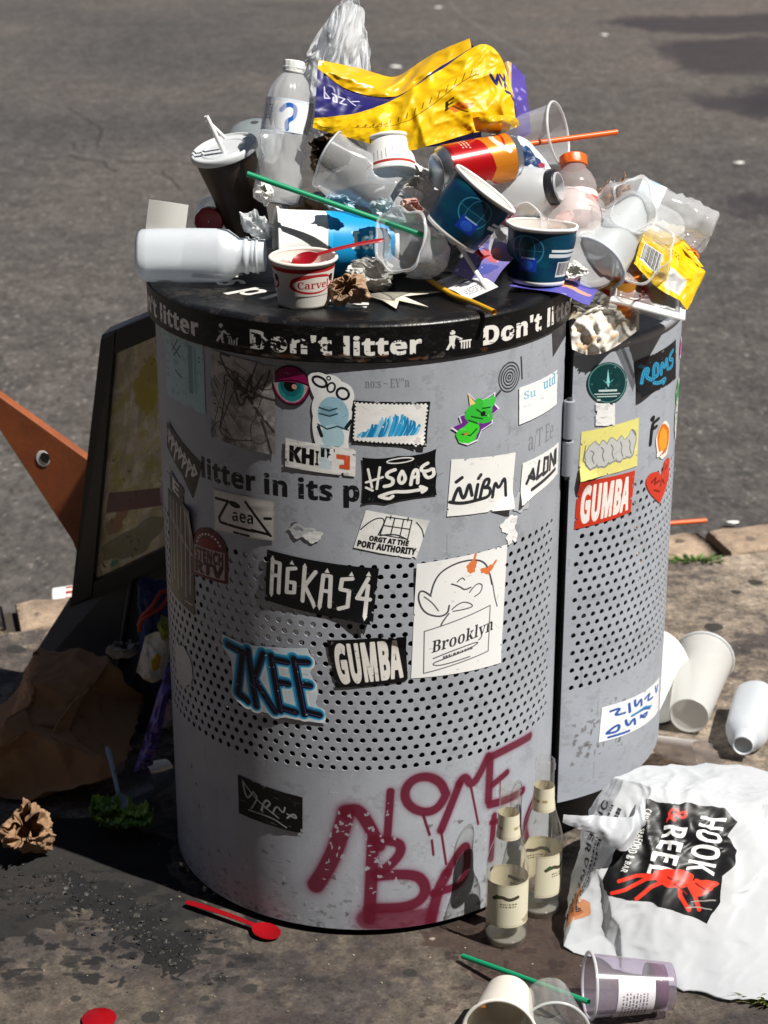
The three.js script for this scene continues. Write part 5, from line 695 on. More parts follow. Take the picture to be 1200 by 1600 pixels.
{
  const t = thing('foil_wrapper', 'crumpled white wrapper with dark blue print beside the clear tumbler', 'wrapper');
  part(t, 'foil', inPrint(film([[0.2, 1.06, 0.01], [0.235, 1.055, 0.02], [0.262, 1.06, 0.01]], [[0.205, 1.1, -0.02], [0.225, 1.098, -0.015], [0.25, 1.075, -0.01]], { nu: 24, nv: 20, wr: 0.009, fr: 50, bulge: 0.008 }), print(120, 90, (c, w, h) => { fill(c, w, h, '#d9dee6'); blob(c, 64, 54, 34, 24, '#2b3f68', 4, 0.5); blob(c, 34, 30, 16, 12, '#4c6a94', 6, 0.4); blob(c, 96, 70, 12, 9, '#b04858', 3, 0.4); })), printGloss);
}
{
  const t = thing('soft_drink_bottle', 'clear pink-tinted bottle with orange cap at the right of the heap', 'bottle', [0.302, 0.965, 0.015], [-0.03, 0.8, -0.55], 0);
  part(t, 'bottle_body', lathe([[0.0005, 0.004], [0.028, 0], [0.031, 0.01], [0.031, 0.05], [0.028, 0.06], [0.031, 0.07], [0.0305, 0.078], [0.025, 0.092], [0.018, 0.1], [0.017, 0.112]], 44), clear('#faf0ee', 0.16, 0.8)); screwCap(0.0195, 0.016, mat.orange, t, 0.105);
  part(t, 'label', band(0.0314, 0.028, 0.062, print(260, 70, (c, w, h) => { fill(c, w, h, '#e4d6d2'); for (const x of [20, 150]) { blob(c, x + 40, 30, 44, 16, '#cf5a3e', x, 0.2); fineText(c, x, 52, 90, 1, 10, '#b06a5c', 3); } }), 0), printGloss);
}
single('dome_lid', 'large clear domed cup lid propped behind the upright tub', 'lid', lathe([[0.05, 0], [0.051, 0.003], [0.0475, 0.005], [0.046, 0.012], [0.0475, 0.014], [0.044, 0.026], [0.034, 0.04], [0.018, 0.048], [0.0005, 0.05]], 56), clear('#fdf6f5', 0.14, 0.7), [0.288, 0.985, 0.02], [0.12, 0.3, 0.95]);
{
  const t = thing('plastic_cup', 'clear ribbed tumbler on its side behind the red can', 'cup', [0.196, 1.072, -0.105], [0.84, 0.22, 0.32]);
  const g = cupWall(0.03, 0.044, 0.09); deform(g, (v) => { const a = Math.atan2(v.x, v.z), k = 1 + 0.012 * Math.cos(a * 18); v.x *= k; v.z *= k; }); part(t, 'cup_body', g, clear('#fdfeff', 0.12, 0.76)); part(t, 'rim', new THREE.TorusGeometry(0.0455, 0.002, 8, 48).rotateX(PI / 2).translate(0, 0.09, 0), clear('#f6f6f6', 0.3, 0.5));
}
single('drinking_straw', 'orange straw sticking out of the heap to the right', 'straw', pipe(0.004, 0.0004, 0.165), mat.orange, [0.205, 1.083, -0.03], [0.164, 0.0125, -0.05]);
single('paper_napkin', 'crumpled tan napkin standing at the right of the heap', 'napkin', wad(0.034, 33, { squash: [0.85, 1.3, 0.8] }), M('#b39478', 0.95), [0.352, 1.0, -0.05], [0.1, 0.9, 0.4]);
{ // crushed water bottle
  const t = thing('water_bottle', 'crushed clear water bottle lying at the far right of the heap', 'bottle', [0.503, 0.955, -0.055], [-0.86, 0.32, -0.2], 40);
  const g = lathe(petProfile(0.034, 0.165), 56); deform(g, (v) => { const f = smooth(0.1, 0.02, v.y), k = 1 + 0.1 * n3(v.x * 30, v.y * 40, v.z * 30); v.z *= k; v.x *= k; v.x -= f * 0.016 * Math.exp(-Math.pow(v.z / 0.012, 2)) * Math.sign(v.x) * (Math.abs(v.x) > 0.012 ? 1 : 0); }); part(t, 'bottle_body', g, clear('#fdfeff', 0.1, 0.7));
  part(t, 'label', dent(band(0.0352, 0.085, 0.122, print(300, 80, (c, w, h) => { fill(c, w, h, '#e4edf1'); for (const x of [10, 160]) { blob(c, x + 40, 40, 30, 26, '#a9cfe0', 3, 0.2); barcode(c, x + 84, 22, 34, 36, 4); } })), 0.06, 30, 2), printGloss);
}
{ // translucent white tumbler, mouth down to the left
  const t = thing('plastic_cup', 'cloudy white plastic cup slanting mouth-down above the orange tin', 'cup', [0.388, 1.0, -0.025], [-0.55, -0.5, 0.74]);
  part(t, 'cup_body', dent(cupGeo(0.028, 0.044, 0.128, { wall: 0.001 }), 0.06, 18, 2), M('#eef1f2', 0.34, { transmission: 0.62, thickness: 0 })); part(t, 'rim', new THREE.TorusGeometry(0.0452, 0.002, 8, 48).rotateX(PI / 2).translate(0, 0.128, 0), mat.milky);
}
{ // yellow wrapper
  const t = thing('snack_wrapper', 'torn yellow snack wrapper with barcode at the right edge of the heap', 'wrapper');
  part(t, 'front_foil', inPrint(film([[0.378, 0.935, 0.05], [0.41, 0.905, 0.065], [0.445, 0.882, 0.055]], [[0.404, 0.972, -0.03], [0.44, 0.952, -0.03], [0.478, 0.918, 0.0]], { nu: 40, nv: 30, wr: 0.009, fr: 34, bulge: 0.012 }), print(230, 210, (c, w, h) => { fill(c, w, h, '#dcb50f'); const r = rng(9); for (let i = 0; i < 24; i++) blob(c, r() * w, r() * h, 6 + r() * 20, 4 + r() * 10, ['rgba(236,205,60,0.5)', 'rgba(190,146,8,0.4)'][i % 2], i, 0.4); barcode(c, 16, 84, 84, 88, 5); c.fillStyle = '#c9c6c0'; c.fillRect(138, 106, 76, 84); c.fillStyle = '#b9b8b6'; c.fillRect(148, 120, 56, 60); fineText(c, 40, 40, 120, 2, 12, '#8f6c06', 3); })), printGloss);
  part(t, 'torn_edge', film([[0.404, 0.972, -0.03], [0.44, 0.952, -0.03], [0.478, 0.918, 0.0]], [[0.41, 0.965, -0.045], [0.45, 0.955, -0.05], [0.486, 0.914, -0.015]], { nu: 30, nv: 8, wr: 0.006, fr: 60 }), M('#d9b414', 0.35));
  part(t, 'side_strip', film([[0.445, 0.882, 0.055], [0.455, 0.87, 0.055], [0.458, 0.872, 0.05]], [[0.478, 0.918, 0.0], [0.486, 0.912, 0.0], [0.487, 0.905, -0.005]], { nu: 8, nv: 16, wr: 0.004, fr: 60 }), M('#d9b414', 0.35));
}
{
  const t = thing('drink_can', 'orange and red food tin lying under the cloudy white cup', 'can', [0.352, 0.858, 0.02], [0.1, 0.95, 0.2], 30);
  part(t, 'can_body', lathe([[0.0005, 0.001], [0.03, 0.001], [0.033, 0.004], [0.033, 0.062], [0.032, 0.066], [0.0345, 0.067], [0.0345, 0.069], [0.031, 0.069], [0.031, 0.064], [0.0005, 0.062]], 48), M('#b8651f', 0.4));
  part(t, 'printed_sleeve', band(0.0334, 0.005, 0.061, print(300, 100, (c, w, h) => { fill(c, w, h, '#cf6d1d'); for (let i = 0; i < 6; i++) { c.fillStyle = ['#b5541a', '#e08b36'][i % 2]; c.fillRect(0, 40 + i * 10, w, 5); } c.fillStyle = '#c0202a'; c.fillRect(96, 0, 30, h); c.fillRect(246, 0, 30, h); c.fillStyle = '#e7a13c'; c.fillRect(0, 0, w, 24); })), printGloss);
}
single('orange_peel', 'scrap of orange fruit peel under the crushed bottle', 'peel', crumple(0.022, 12, { detail: 14, amp: 0.3, squash: [1, 0.8, 0.7] }), M('#df7a1c', 0.55), [0.46, 0.925, -0.04]);
{ // greasy paper hanging over the rim
  const t = thing('greasy_paper', 'greasy white food paper spilling over the rim of the right-hand drum', 'paper');
  const r = print(260, 200, (c, w, h) => { fill(c, w, h, '#e4dfd6'); const q = rng(5); for (let i = 0; i < 30; i++) blob(c, q() * w, q() * h, 6 + q() * 34, 3 + q() * 12, ['rgba(206,150,84,0.45)', 'rgba(226,206,170,0.6)', 'rgba(190,120,70,0.3)'][i % 3], i, 0.4); worn(c, w, h, 12, 'rgba(60,50,44,0.7)', 3, 3); });
  part(t, 'paper_fold', inPrint(film([[0.292, 0.826, 0.102], [0.316, 0.815, 0.093], [0.35, 0.818, 0.072], [0.392, 0.836, 0.034]], [[0.284, 0.878, 0.05], [0.314, 0.892, 0.05], [0.35, 0.886, 0.042], [0.394, 0.872, 0.012]], { nu: 40, nv: 26, wr: 0.012, fr: 40, bulge: 0.016 }), r), printMat);
  part(t, 'crumpled_fold', crumple(0.036, 44, { detail: 26, fr: 1.5, amp: 0.5, squash: [1.3, 0.7, 0.8] }).translate(0.312, 0.876, 0.05), M('#e2ddd3', 0.9));
}
{ // clear clamshell box
  const t = thing('clamshell_box', 'clear plastic clamshell food box tipped over the rim at the right', 'box', [0.398, 0.893, 0.03], [0.28, 0.66, 0.68], 0);
  const q = clear('#f8f9f9', 0.25, 0.82); part(t, 'tray', (() => { const g = new THREE.BoxGeometry(0.1, 0.03, 0.075, 10, 4, 8); return deform(g, (v) => { const k = 1 - 0.12 * (v.y < 0 ? 1 : 0); v.x *= k; v.z *= k; v.y += 0.003 * n3(v.x * 40, v.y * 40, v.z * 40); }); })(), q);
  part(t, 'flange', (() => { const s = poly([[-0.056, -0.043], [0.056, -0.043], [0.056, 0.043], [-0.056, 0.043]]); s.holes.push(new THREE.Path([[-0.048, -0.035], [-0.048, 0.035], [0.048, 0.035], [0.048, -0.035]].map((p) => new THREE.Vector2(...p)))); return new THREE.ExtrudeGeometry(s, { depth: 0.0022, bevelEnabled: true, bevelSize: 0.001, bevelThickness: 0.0008, bevelSegments: 2 }).rotateX(-PI / 2).translate(0, 0.014, 0); })(), M('#f2f3f2', 0.3, { transmission: 0.7, thickness: 0 }));
  part(t, 'food_scraps', crumple(0.024, 9, { detail: 14, amp: 0.5, squash: [1.5, 0.35, 1] }), M('#b59a5c', 0.7));
}
single('paper_flyer', 'purple and blue glossy flyer sticking out under the upright tub', 'leaflet', inPrint(flat(0.11, 0.075, [0.262, 0.9235, 0.118], [0.06, 1, 0.06], [0.25, 0, -1], (u) => -0.012 * smooth(0.6, 1, u)), print(200, 130, (c, w, h) => { fill(c, w, h, '#5a55a8'); blob(c, 60, 90, 60, 30, '#2c4fa6', 3, 0.3); blob(c, 140, 60, 46, 18, '#c98a8a', 5, 0.3); blob(c, 150, 64, 26, 8, '#d9a06a', 6, 0.3); worn(c, w, h, 12, '#8a86cc', 7, 9); })), printGloss);
single('paper_flyer', 'purple glossy flyer wedged between the two dark blue tubs', 'leaflet', inPrint(flat(0.07, 0.08, [0.172, 0.955, 0.115], [-0.3, 0.85, 0.45], [0.6, 0.6, -0.6], (u, v) => 0.006 * Math.sin(v * 4)), print(140, 150, (c, w, h) => { fill(c, w, h, '#8079b8'); blob(c, 70, 60, 36, 26, '#c06a72', 4, 0.4); blob(c, 90, 110, 30, 18, '#5a62b0', 8, 0.4); worn(c, w, h, 10, '#d9d4e6', 7, 8); })), printGloss);
// loose papers and films that fill the gaps of the heap
const scraps = [
  ['crumpled translucent film beside the foot of the brown cup', 'plastic_film', [-0.145, 0.985, 0.04], 0.03, [1.1, 0.75, 0.8], mat.filmWhite, 51], ['creased white paper between the portion cup and the red can', 'paper_scrap', [0.082, 1.045, 0.045], 0.03, [1, 1.05, 0.7], mat.paper, 52],
  ['pinkish torn paper under the portion cup', 'paper_scrap', [0.068, 1.022, 0.085], 0.019, [1.2, 0.8, 0.8], M('#c99f93', 0.85), 53], ['brown crumpled paper bag under the left end of the snack bag', 'paper_scrap', [-0.045, 1.075, 0.0], 0.036, [1.2, 0.8, 0.9], M('#5b4a36', 0.9), 54],
  ['clear crushed film in front of the crumpled clear cup', 'plastic_film', [0.035, 1.02, 0.11], 0.03, [1.2, 0.7, 0.7], clear('#dfeaee', 0.3, 0.6), 55], ['white crumpled paper behind the orange-capped bottle', 'paper_scrap', [0.31, 0.99, -0.06], 0.034, [1.2, 0.8, 0.9], mat.paper, 56],
  ['pink crumpled wrapper beside the plump white bottle', 'paper_scrap', [0.2, 1.0, 0.06], 0.02, [1.3, 0.7, 0.8], M('#d98ba4', 0.6), 57], ['grey crumpled film left of the brown cup', 'plastic_film', [-0.235, 0.945, -0.02], 0.024, [1.3, 0.7, 0.8], M('#b9a9bc', 0.5), 58],
  ['crumpled white paper between the tipped tub and the clear cup', 'paper_scrap', [0.12, 0.965, 0.02], 0.036, [1, 0.9, 0.9], M('#c9c8c6', 0.85), 59], ['white crumpled film beneath the crushed water bottle', 'plastic_film', [0.405, 0.93, -0.06], 0.04, [1.2, 0.8, 1], mat.filmWhite, 60],
  ['thin clear film caught under the can beside the tipped tub', 'plastic_film', [0.165, 1.035, 0.1], 0.024, [1.3, 0.7, 0.8], clear('#f7fafb', 0.25, 0.75), 63], ['white tissue wedged between the brown cup and the water bottle', 'paper_scrap', [-0.135, 1.03, 0.03], 0.02, [0.9, 1.2, 0.8], mat.paper, 64],
  ['pale blue wrapper scrap above the blue cup', 'paper_scrap', [-0.035, 1.03, 0.1], 0.02, [1.3, 0.6, 0.8], M('#9fbfd2', 0.5), 65], ['cloudy film draped behind the cloudy white cup', 'plastic_film', [0.345, 0.965, 0.02], 0.034, [1, 1, 0.8], mat.filmWhite, 66],
  ['white torn paper at the foot of the upright tub', 'paper_scrap', [0.29, 0.938, 0.11], 0.019, [1.2, 0.7, 0.8], mat.paper, 67], ['yellow wrapper scrap under the yellow straw end', 'paper_scrap', [0.075, 0.94, 0.09], 0.02, [1.3, 0.7, 0.8], M('#c9a04a', 0.6), 68],
  ['clear cup fragment right of the white napkin', 'plastic_film', [0.085, 0.947, 0.13], 0.024, [1.2, 0.8, 0.8], clear('#f7fafb', 0.2, 0.82), 69], ['white paper peeping out behind the yellow snack wrapper', 'paper_scrap', [0.43, 0.905, -0.02], 0.03, [1, 0.8, 0.9], mat.paper, 70],
  ['red and white torn wrapper beside the orange tin', 'paper_scrap', [0.395, 0.885, 0.04], 0.022, [0.8, 1.2, 0.7], M('#c24a44', 0.5), 71], ['grey paper under the lying white bottle neck', 'paper_scrap', [-0.12, 0.935, 0.03], 0.026, [1.2, 0.7, 0.8], M('#a7a6a4', 0.9), 72],
  ['red torn wrapper under the clear water bottle', 'paper_scrap', [-0.1, 0.992, 0.065], 0.017, [1.2, 0.8, 0.8], M('#8e2320', 0.5), 61], ['brown torn cardboard pushed in behind the blue cup', 'paper_scrap', [-0.06, 0.98, -0.02], 0.05, [1.2, 0.8, 0.9], M('#8b6f55', 0.85), 62]];
for (const [label, name, pos, r, sq, m, seed] of scraps) single(name, label, name === 'plastic_film' ? 'film' : 'paper', wad(r * 0.95, seed, { squash: sq, thick: 0.0006 }), m, pos, [Math.sin(seed * 3) * 0.7, 0.55, 0.6]);

// more clear plastic packed into the middle and right of the heap
{
  const film2 = clear('#fdfeff', 0.12, 0.7);
  const cups = [['crumpled clear cup between the tipped tub and the white napkin', [0.098, 0.962, 0.12], [-0.5, 0.35, 0.6], 3], ['clear cup lying behind the dome lid at the right', [0.33, 0.985, -0.03], [0.5, 0.3, 0.7], 5], ['clear cup tipped over the rim beside the yellow snack wrapper', [0.405, 0.91, -0.005], [-0.2, 0.5, 0.8], 7], ['clear cup squashed under the plump white bottle', [0.235, 0.975, 0.03], [-0.3, 0.2, 0.85], 11]];
  for (const [label, pos, axis, s] of cups) { const t = thing('plastic_cup', label, 'cup', pos, axis, s * 40); part(t, 'cup_body', dent(cupWall(0.027, 0.04, 0.085), 0.22, 22, s), film2); part(t, 'rim', dent(new THREE.TorusGeometry(0.0408, 0.0017, 8, 56).rotateX(PI / 2).translate(0, 0.085, 0), 0.22, 22, s), film2); }
  const lids = [['flat clear lid leaning against the upright tub', [0.31, 0.945, 0.075], [0.3, 0.35, 0.85]], ['clear lid lying on top of the white film at the right', [0.42, 0.968, -0.04], [0.2, 0.85, 0.4]]];
  for (const [label, pos, axis] of lids) single('dome_lid', label, 'lid', dent(lathe([[0.043, 0], [0.044, 0.003], [0.041, 0.004], [0.04, 0.01], [0.038, 0.012], [0.03, 0.012], [0.028, 0.009], [0.0005, 0.009]], 48), 0.06, 20, pos[0] * 50), film2, pos, axis);
}

// ------------------------------------------------------------------ left of the bin
{ // picture in a black frame leaning on the drum
  const TL = V(-0.408, 0.753, -0.25), TR = V(-0.285, 0.815, -0.2), BL = V(-0.515, 0.209, -0.42), BR = V(-0.30, 0.36, -0.3);
  const at = (u, v, d = 0) => { const p = BL.clone().lerp(BR, u).lerp(TL.clone().lerp(TR, u), v); const n = BR.clone().sub(BL).cross(TL.clone().sub(BL)).normalize(); return p.addScaledVector(n, d); };
  const t = thing('framed_picture', 'black framed painted picture leaning against the left side of the bin', 'picture');
  const rail = (u0, u1, v0, v1) => { const g = []; const c = [[u0, v0], [u1, v0], [u1, v1], [u0, v1]]; const f = c.map(([u, v]) => at(u, v, 0.012)), b = c.map(([u, v]) => at(u, v, -0.016)), m = c.map(([u, v]) => at(lerp(u, (u0 + u1) / 2, 0.03), lerp(v, (v0 + v1) / 2, 0.03), 0.015)); const p = [], q = (A1, B1, C1, D1) => p.push(A1, B1, C1, A1, C1, D1); q(m[0], m[1], m[2], m[3]); q(b[3], b[2], b[1], b[0]); for (let i = 0; i < 4; i++) { const j = (i + 1) % 4; q(f[i], f[j], m[j], m[i]); q(b[i], b[j], f[j], f[i]); } const geo = new THREE.BufferGeometry(); geo.setAttribute('position', new THREE.Float32BufferAttribute(p.flatMap((e) => [e.x, e.y, e.z]), 3)); geo.computeVertexNormals(); void g; return geo; };
  const fm = M('#1b2027', 0.42), s = 0.2, tv = 0.915;
  part(t, 'frame_rail', rail(0, s, 0.0, 1), fm); part(t, 'frame_rail', rail(s, 1, tv, 1), fm); part(t, 'frame_rail', rail(0.9, 1, 0.07, tv), fm); part(t, 'frame_rail', rail(s, 1, 0.0, 0.07), fm);
  const W = 512, c = canvas(W, 768), x = c.getContext('2d'), r = rng(17); x.fillStyle = '#f0ead2'; x.fillRect(0, 0, W, 768);
  for (let i = 0; i < 420; i++) blob(x, r() * W, r() * 768, 8 + r() * 46, 6 + r() * 34, ['rgba(196,188,128,0.35)', 'rgba(176,168,146,0.4)', 'rgba(214,200,186,0.35)', 'rgba(190,180,60,0.3)'][i % 4], i, 0.5);
  blob(x, 300, 150, 110, 80, 'rgba(176,160,30,0.7)', 3, 0.3); blob(x, 330, 210, 60, 50, 'rgba(190,172,20,0.8)', 5, 0.3); x.fillStyle = 'rgba(96,52,62,0.85)'; x.beginPath(); x.moveTo(40, 470); x.lineTo(420, 540); x.lineTo(440, 610); x.lineTo(30, 540); x.fill(); blob(x, 120, 590, 70, 40, 'rgba(150,86,66,0.6)', 7, 0.4); blob(x, 450, 560, 26, 60, 'rgba(176,160,190,0.8)', 8, 0.3); blob(x, 250, 690, 200, 60, 'rgba(120,124,104,0.7)', 9, 0.3); blob(x, 120, 740, 24, 14, 'rgba(70,160,140,0.9)', 6, 0.3);
  for (let i = 0; i < 26; i++) curve(x, [[r() * W, r() * 768], [r() * W * 0.1 + r() * W * 0.9, r() * 768].map((q, k) => q), [0, 0]].slice(0, 1).flatMap((q) => [q, [q[0] + 8, q[1] + 12], [q[0] + r() * 26, q[1] + r() * 22]]), 3 + r() * 3, 'rgba(40,38,32,0.7)');
  part(t, 'painted_panel', grid(8, 12, (u, v) => at(lerp(s, 0.9, u), lerp(0.07, tv, v), 0.003)), M('#ffffff', 0.35, { map: canvasTexture(c), clearcoat: 0.4, clearcoatRoughness: 0.2 }));
  part(t, 'backing_board', grid(2, 2, (u, v) => at(1 - u, v, -0.012)), M('#2a2a2d', 0.8));
}
{ // dark folded panel below the picture
  const t = thing('folded_panel', 'dark grey folded board standing on the pavement below the picture', 'board');
  const slab = (a, b, c, d, k) => { const A0 = A(a), B0 = A(b), C0 = A(c), D0 = A(d), n = B0.clone().sub(A0).cross(D0.clone().sub(A0)).normalize().multiplyScalar(k), f = [A0, B0, C0, D0], g = f.map((q) => q.clone().sub(n)), p = [], q = (P, Q, S, T) => p.push(P, Q, S, P, S, T); q(...f); q(g[3], g[2], g[1], g[0]); for (let i = 0; i < 4; i++) { const j = (i + 1) % 4; q(g[i], g[j], f[j], f[i]); } const geo = new THREE.BufferGeometry(); geo.setAttribute('position', new THREE.Float32BufferAttribute(p.flatMap((e) => [e.x, e.y, e.z]), 3)); geo.computeVertexNormals(); return geo; };
  part(t, 'left_leaf', slab([-0.665, 0.001, -0.39], [-0.45, 0.001, -0.33], [-0.40, 0.31, -0.37], [-0.52, 0.225, -0.415], 0.012), M('#45474b', 0.6)); part(t, 'right_leaf', slab([-0.445, 0.001, -0.325], [-0.31, 0.001, -0.36], [-0.305, 0.36, -0.33], [-0.395, 0.305, -0.365], 0.012), M('#4c4e52', 0.6));
  part(t, 'edge_trim', tube([[-0.452, 0.004, -0.318], [-0.425, 0.15, -0.338], [-0.396, 0.31, -0.355]], 0.006, 10, 8), M('#222326', 0.5));
}
{ // rusty orange board with a painted eye
  const t = thing('orange_board', 'pointed orange-brown board with a painted eye behind the picture', 'board', [-0.633, 0.576, -0.5], [0, 1, 0]);
  const g = beveled(poly([[-0.14, 0.06], [0, 0], [0.17, -0.105], [0.34, -0.21], [0.30, -0.57], [0.24, -0.57], [0.13, -0.255], [-0.004, -0.05]]), 0.016, 0.0015); const m = new THREE.Matrix4().makeRotationY(R(-17)); g.applyMatrix4(m);
  const W = 512, f = field(W, W, [[4, 4, 1], [12, 12, 0.8], [50, 50, 0.6], [200, 200, 0.5]], 71), c = canvas(W, W), x = c.getContext('2d'), im = x.createImageData(W, W); for (let i = 0; i < W * W; i++) { const k = 0.8 + f[i] * 0.4; im.data[4 * i] = 140 * k; im.data[4 * i + 1] = 74 * k; im.data[4 * i + 2] = 38 * k; im.data[4 * i + 3] = 255; } x.putImageData(im, 0, 0); const tx = canvasTexture(c); tx.repeat.set(3, 3);
  part(t, 'board_panel', g, M('#ffffff', 0.6, { map: tx }));
  const eye = part(t, 'eye_white', lathe([[0.0005, 0.0008], [0.0125, 0.0008], [0.013, 0]], 30).rotateX(PI / 2).scale(1, 1.1, 1).translate(0.083, -0.108, 0.018).applyMatrix4(m), mat.white); part(eye, 'pupil', lathe([[0.0005, 0.0006], [0.009, 0.0005], [0.0095, 0]], 24).rotateX(PI / 2).translate(0.0875, -0.1055, 0.0194).applyMatrix4(m), mat.black);
}
{ // drink cup lying in the gutter
  const t = thing('paper_cup', 'white and red striped paper cup lying in the gutter behind the picture', 'cup', [-0.655, -0.028, -0.98], [1, 0.04, -0.1], 0);
  part(t, 'cup_body', cupGeo(0.026, 0.034, 0.11), mat.white); part(t, 'printed_band', wrap(0.026, 0.034, 0.11, 0.028, 0.1, print(260, 110, (c, w, h) => { fill(c, w, h, '#dcd3cc'); c.fillStyle = '#94262c'; for (let i = 0; i < 13; i++) c.fillRect(i * 20, 0, 9, h); blob(c, 60, 40, 16, 22, '#2f7a4c', 3, 0.3); blob(c, 190, 40, 16, 22, '#2f7a4c', 4, 0.3); })), printMat);
}
{ // big brown paper bag
  const f = sack([[-0.68, 0, -0.36], [-0.34, 0, -0.33], [-0.65, 0.19, -0.33], [-0.335, 0.21, -0.31], [-0.70, 0, -0.04], [-0.35, 0, -0.04], [-0.66, 0.13, -0.11], [-0.36, 0.15, -0.11]], { round: 0.6, wr: 0.014, fr: 9, seed: 5, folds: 60, depth: 0.45 });
  const t = thing('paper_bag', 'large crumpled brown paper bag on the pavement left of the bin', 'bag'); part(t, 'bag_body', sackMesh(f, 48), M('#ad8560', 0.95));
}
single('paper_ball', 'crumpled tan paper bag in the sun at the left edge', 'paper', wad(0.052, 71, { squash: [1.05, 0.9, 0.95], thick: 0.0009 }), M('#967659', 0.95), [-0.522, 0.048, 0.078], [-0.1, 0.7, 0.7]);
{ // lettuce
  const t = thing('lettuce_leaf', 'torn piece of green lettuce on the dark wet pavement', 'lettuce', [-0.385, 0.004, -0.005]); const r = rng(6);
  for (let k = 0; k < 9; k++) { const a = r() * 6.3, R0 = 0.012 + r() * 0.022, cx = Math.cos(a) * R0 * 1.3, cz = Math.sin(a) * R0, rr = 0.014 + r() * 0.012, s = r() * 50; part(t, 'leaf', sheet(14, 14, (u, v) => { const p = (u - 0.5) * 2, q = (v - 0.5) * 2, e = Math.hypot(p, q); return V(cx + p * rr, 0.012 + r() * 0 + e * 0.012 + 0.01 * n3(p * 2.6 + s, q * 2.6, k) + k * 0.0016, cz + q * rr); }, 0.0006), M(['#7cae26', '#a9cf3a', '#5f931f', '#c0dc55'][k % 4], 0.5, { transmission: 0.3, thickness: 0 })); }
}
lay(single('plastic_spoon', 'pale blue-white spoon bowl sticking out beside the lettuce', 'spoon', ...spoon(0.12, M('#aebfca', 0.4))), [-0.386, 0.03, -0.01], [-0.25, 0.5, -0.7], [0.2, 0.8, 0.5]);
{
  const t = thing('plastic_cup', 'clear plastic cup lying in the shade between the paper bag and the bin', 'cup', [-0.335, 0.04, -0.12], [-0.35, 0.25, 0.75]); part(t, 'cup_body', cupWall(0.026, 0.038, 0.09), clear('#c9cfd2', 0.15, 0.85));
}
single('foil_wrapper', 'long shiny purple wrapper hanging down beside the bin', 'wrapper', film([[-0.372, 0.075, -0.06], [-0.356, 0.12, -0.08], [-0.34, 0.17, -0.1], [-0.318, 0.235, -0.13]], [[-0.346, 0.07, -0.055], [-0.33, 0.13, -0.07], [-0.316, 0.19, -0.1], [-0.300, 0.255, -0.13]], { nu: 50, nv: 12, wr: 0.008, fr: 46, bulge: 0.006 }), M('#5d4a86', 0.22, { metalness: 0.45 }));
single('food_wrapper', 'crumpled white and yellow food wrapper behind the purple wrapper', 'wrapper', inPrint(film([[-0.378, 0.19, -0.19], [-0.35, 0.18, -0.17], [-0.325, 0.19, -0.18]], [[-0.362, 0.25, -0.2], [-0.34, 0.262, -0.19], [-0.318, 0.255, -0.19]], { nu: 26, nv: 26, wr: 0.012, fr: 36, bulge: 0.016 }), print(120, 130, (c, w, h) => { fill(c, w, h, '#d9d3c2'); blob(c, 70, 76, 18, 22, '#c9a512', 3, 0.2); blob(c, 30, 40, 22, 14, '#e8e2d2', 5, 0.4); strokes(c, [[[20, 20], [50, 100]], [[90, 10], [100, 60]]], 3, '#b4a88c'); })), printMat);
single('paper_scrap', 'crumpled whitish paper squeezed against the dark side of the bin', 'paper', wad(0.03, 81, { squash: [0.7, 1.1, 0.8] }), M('#b9aaa4', 0.9), [-0.325, 0.13, -0.15]);
single('paper_scrap', 'small pale crumpled paper on top of the brown paper bag', 'paper', wad(0.026, 83, { squash: [1.2, 0.7, 0.8] }), M('#a5a39c', 0.9), [-0.405, 0.205, -0.24]);
single('cloth_bundle', 'dark blue cloth bundle jammed between the picture and the bin', 'cloth', crumple(0.075, 91, { detail: 30, fr: 1.4, amp: 0.4, squash: [0.55, 1.7, 0.7] }), M('#2a3560', 0.9), [-0.345, 0.22, -0.25]);
single('red_cord', 'looped red cord over the dark blue cloth', 'cord', tube([[-0.37, 0.275, -0.185], [-0.362, 0.295, -0.18], [-0.345, 0.315, -0.175], [-0.328, 0.335, -0.19], [-0.318, 0.33, -0.19], [-0.33, 0.312, -0.18], [-0.35, 0.3, -0.175], [-0.365, 0.285, -0.178], [-0.368, 0.268, -0.18]], 0.0035, 50, 8), M('#a5381f', 0.6));
single('green_wrapper', 'small yellow-green wrapper above the white food wrapper', 'wrapper', crumple(0.02, 95, { detail: 14, amp: 0.5, squash: [0.9, 1.1, 0.7] }), M('#8d9440', 0.6), [-0.325, 0.275, -0.18]);

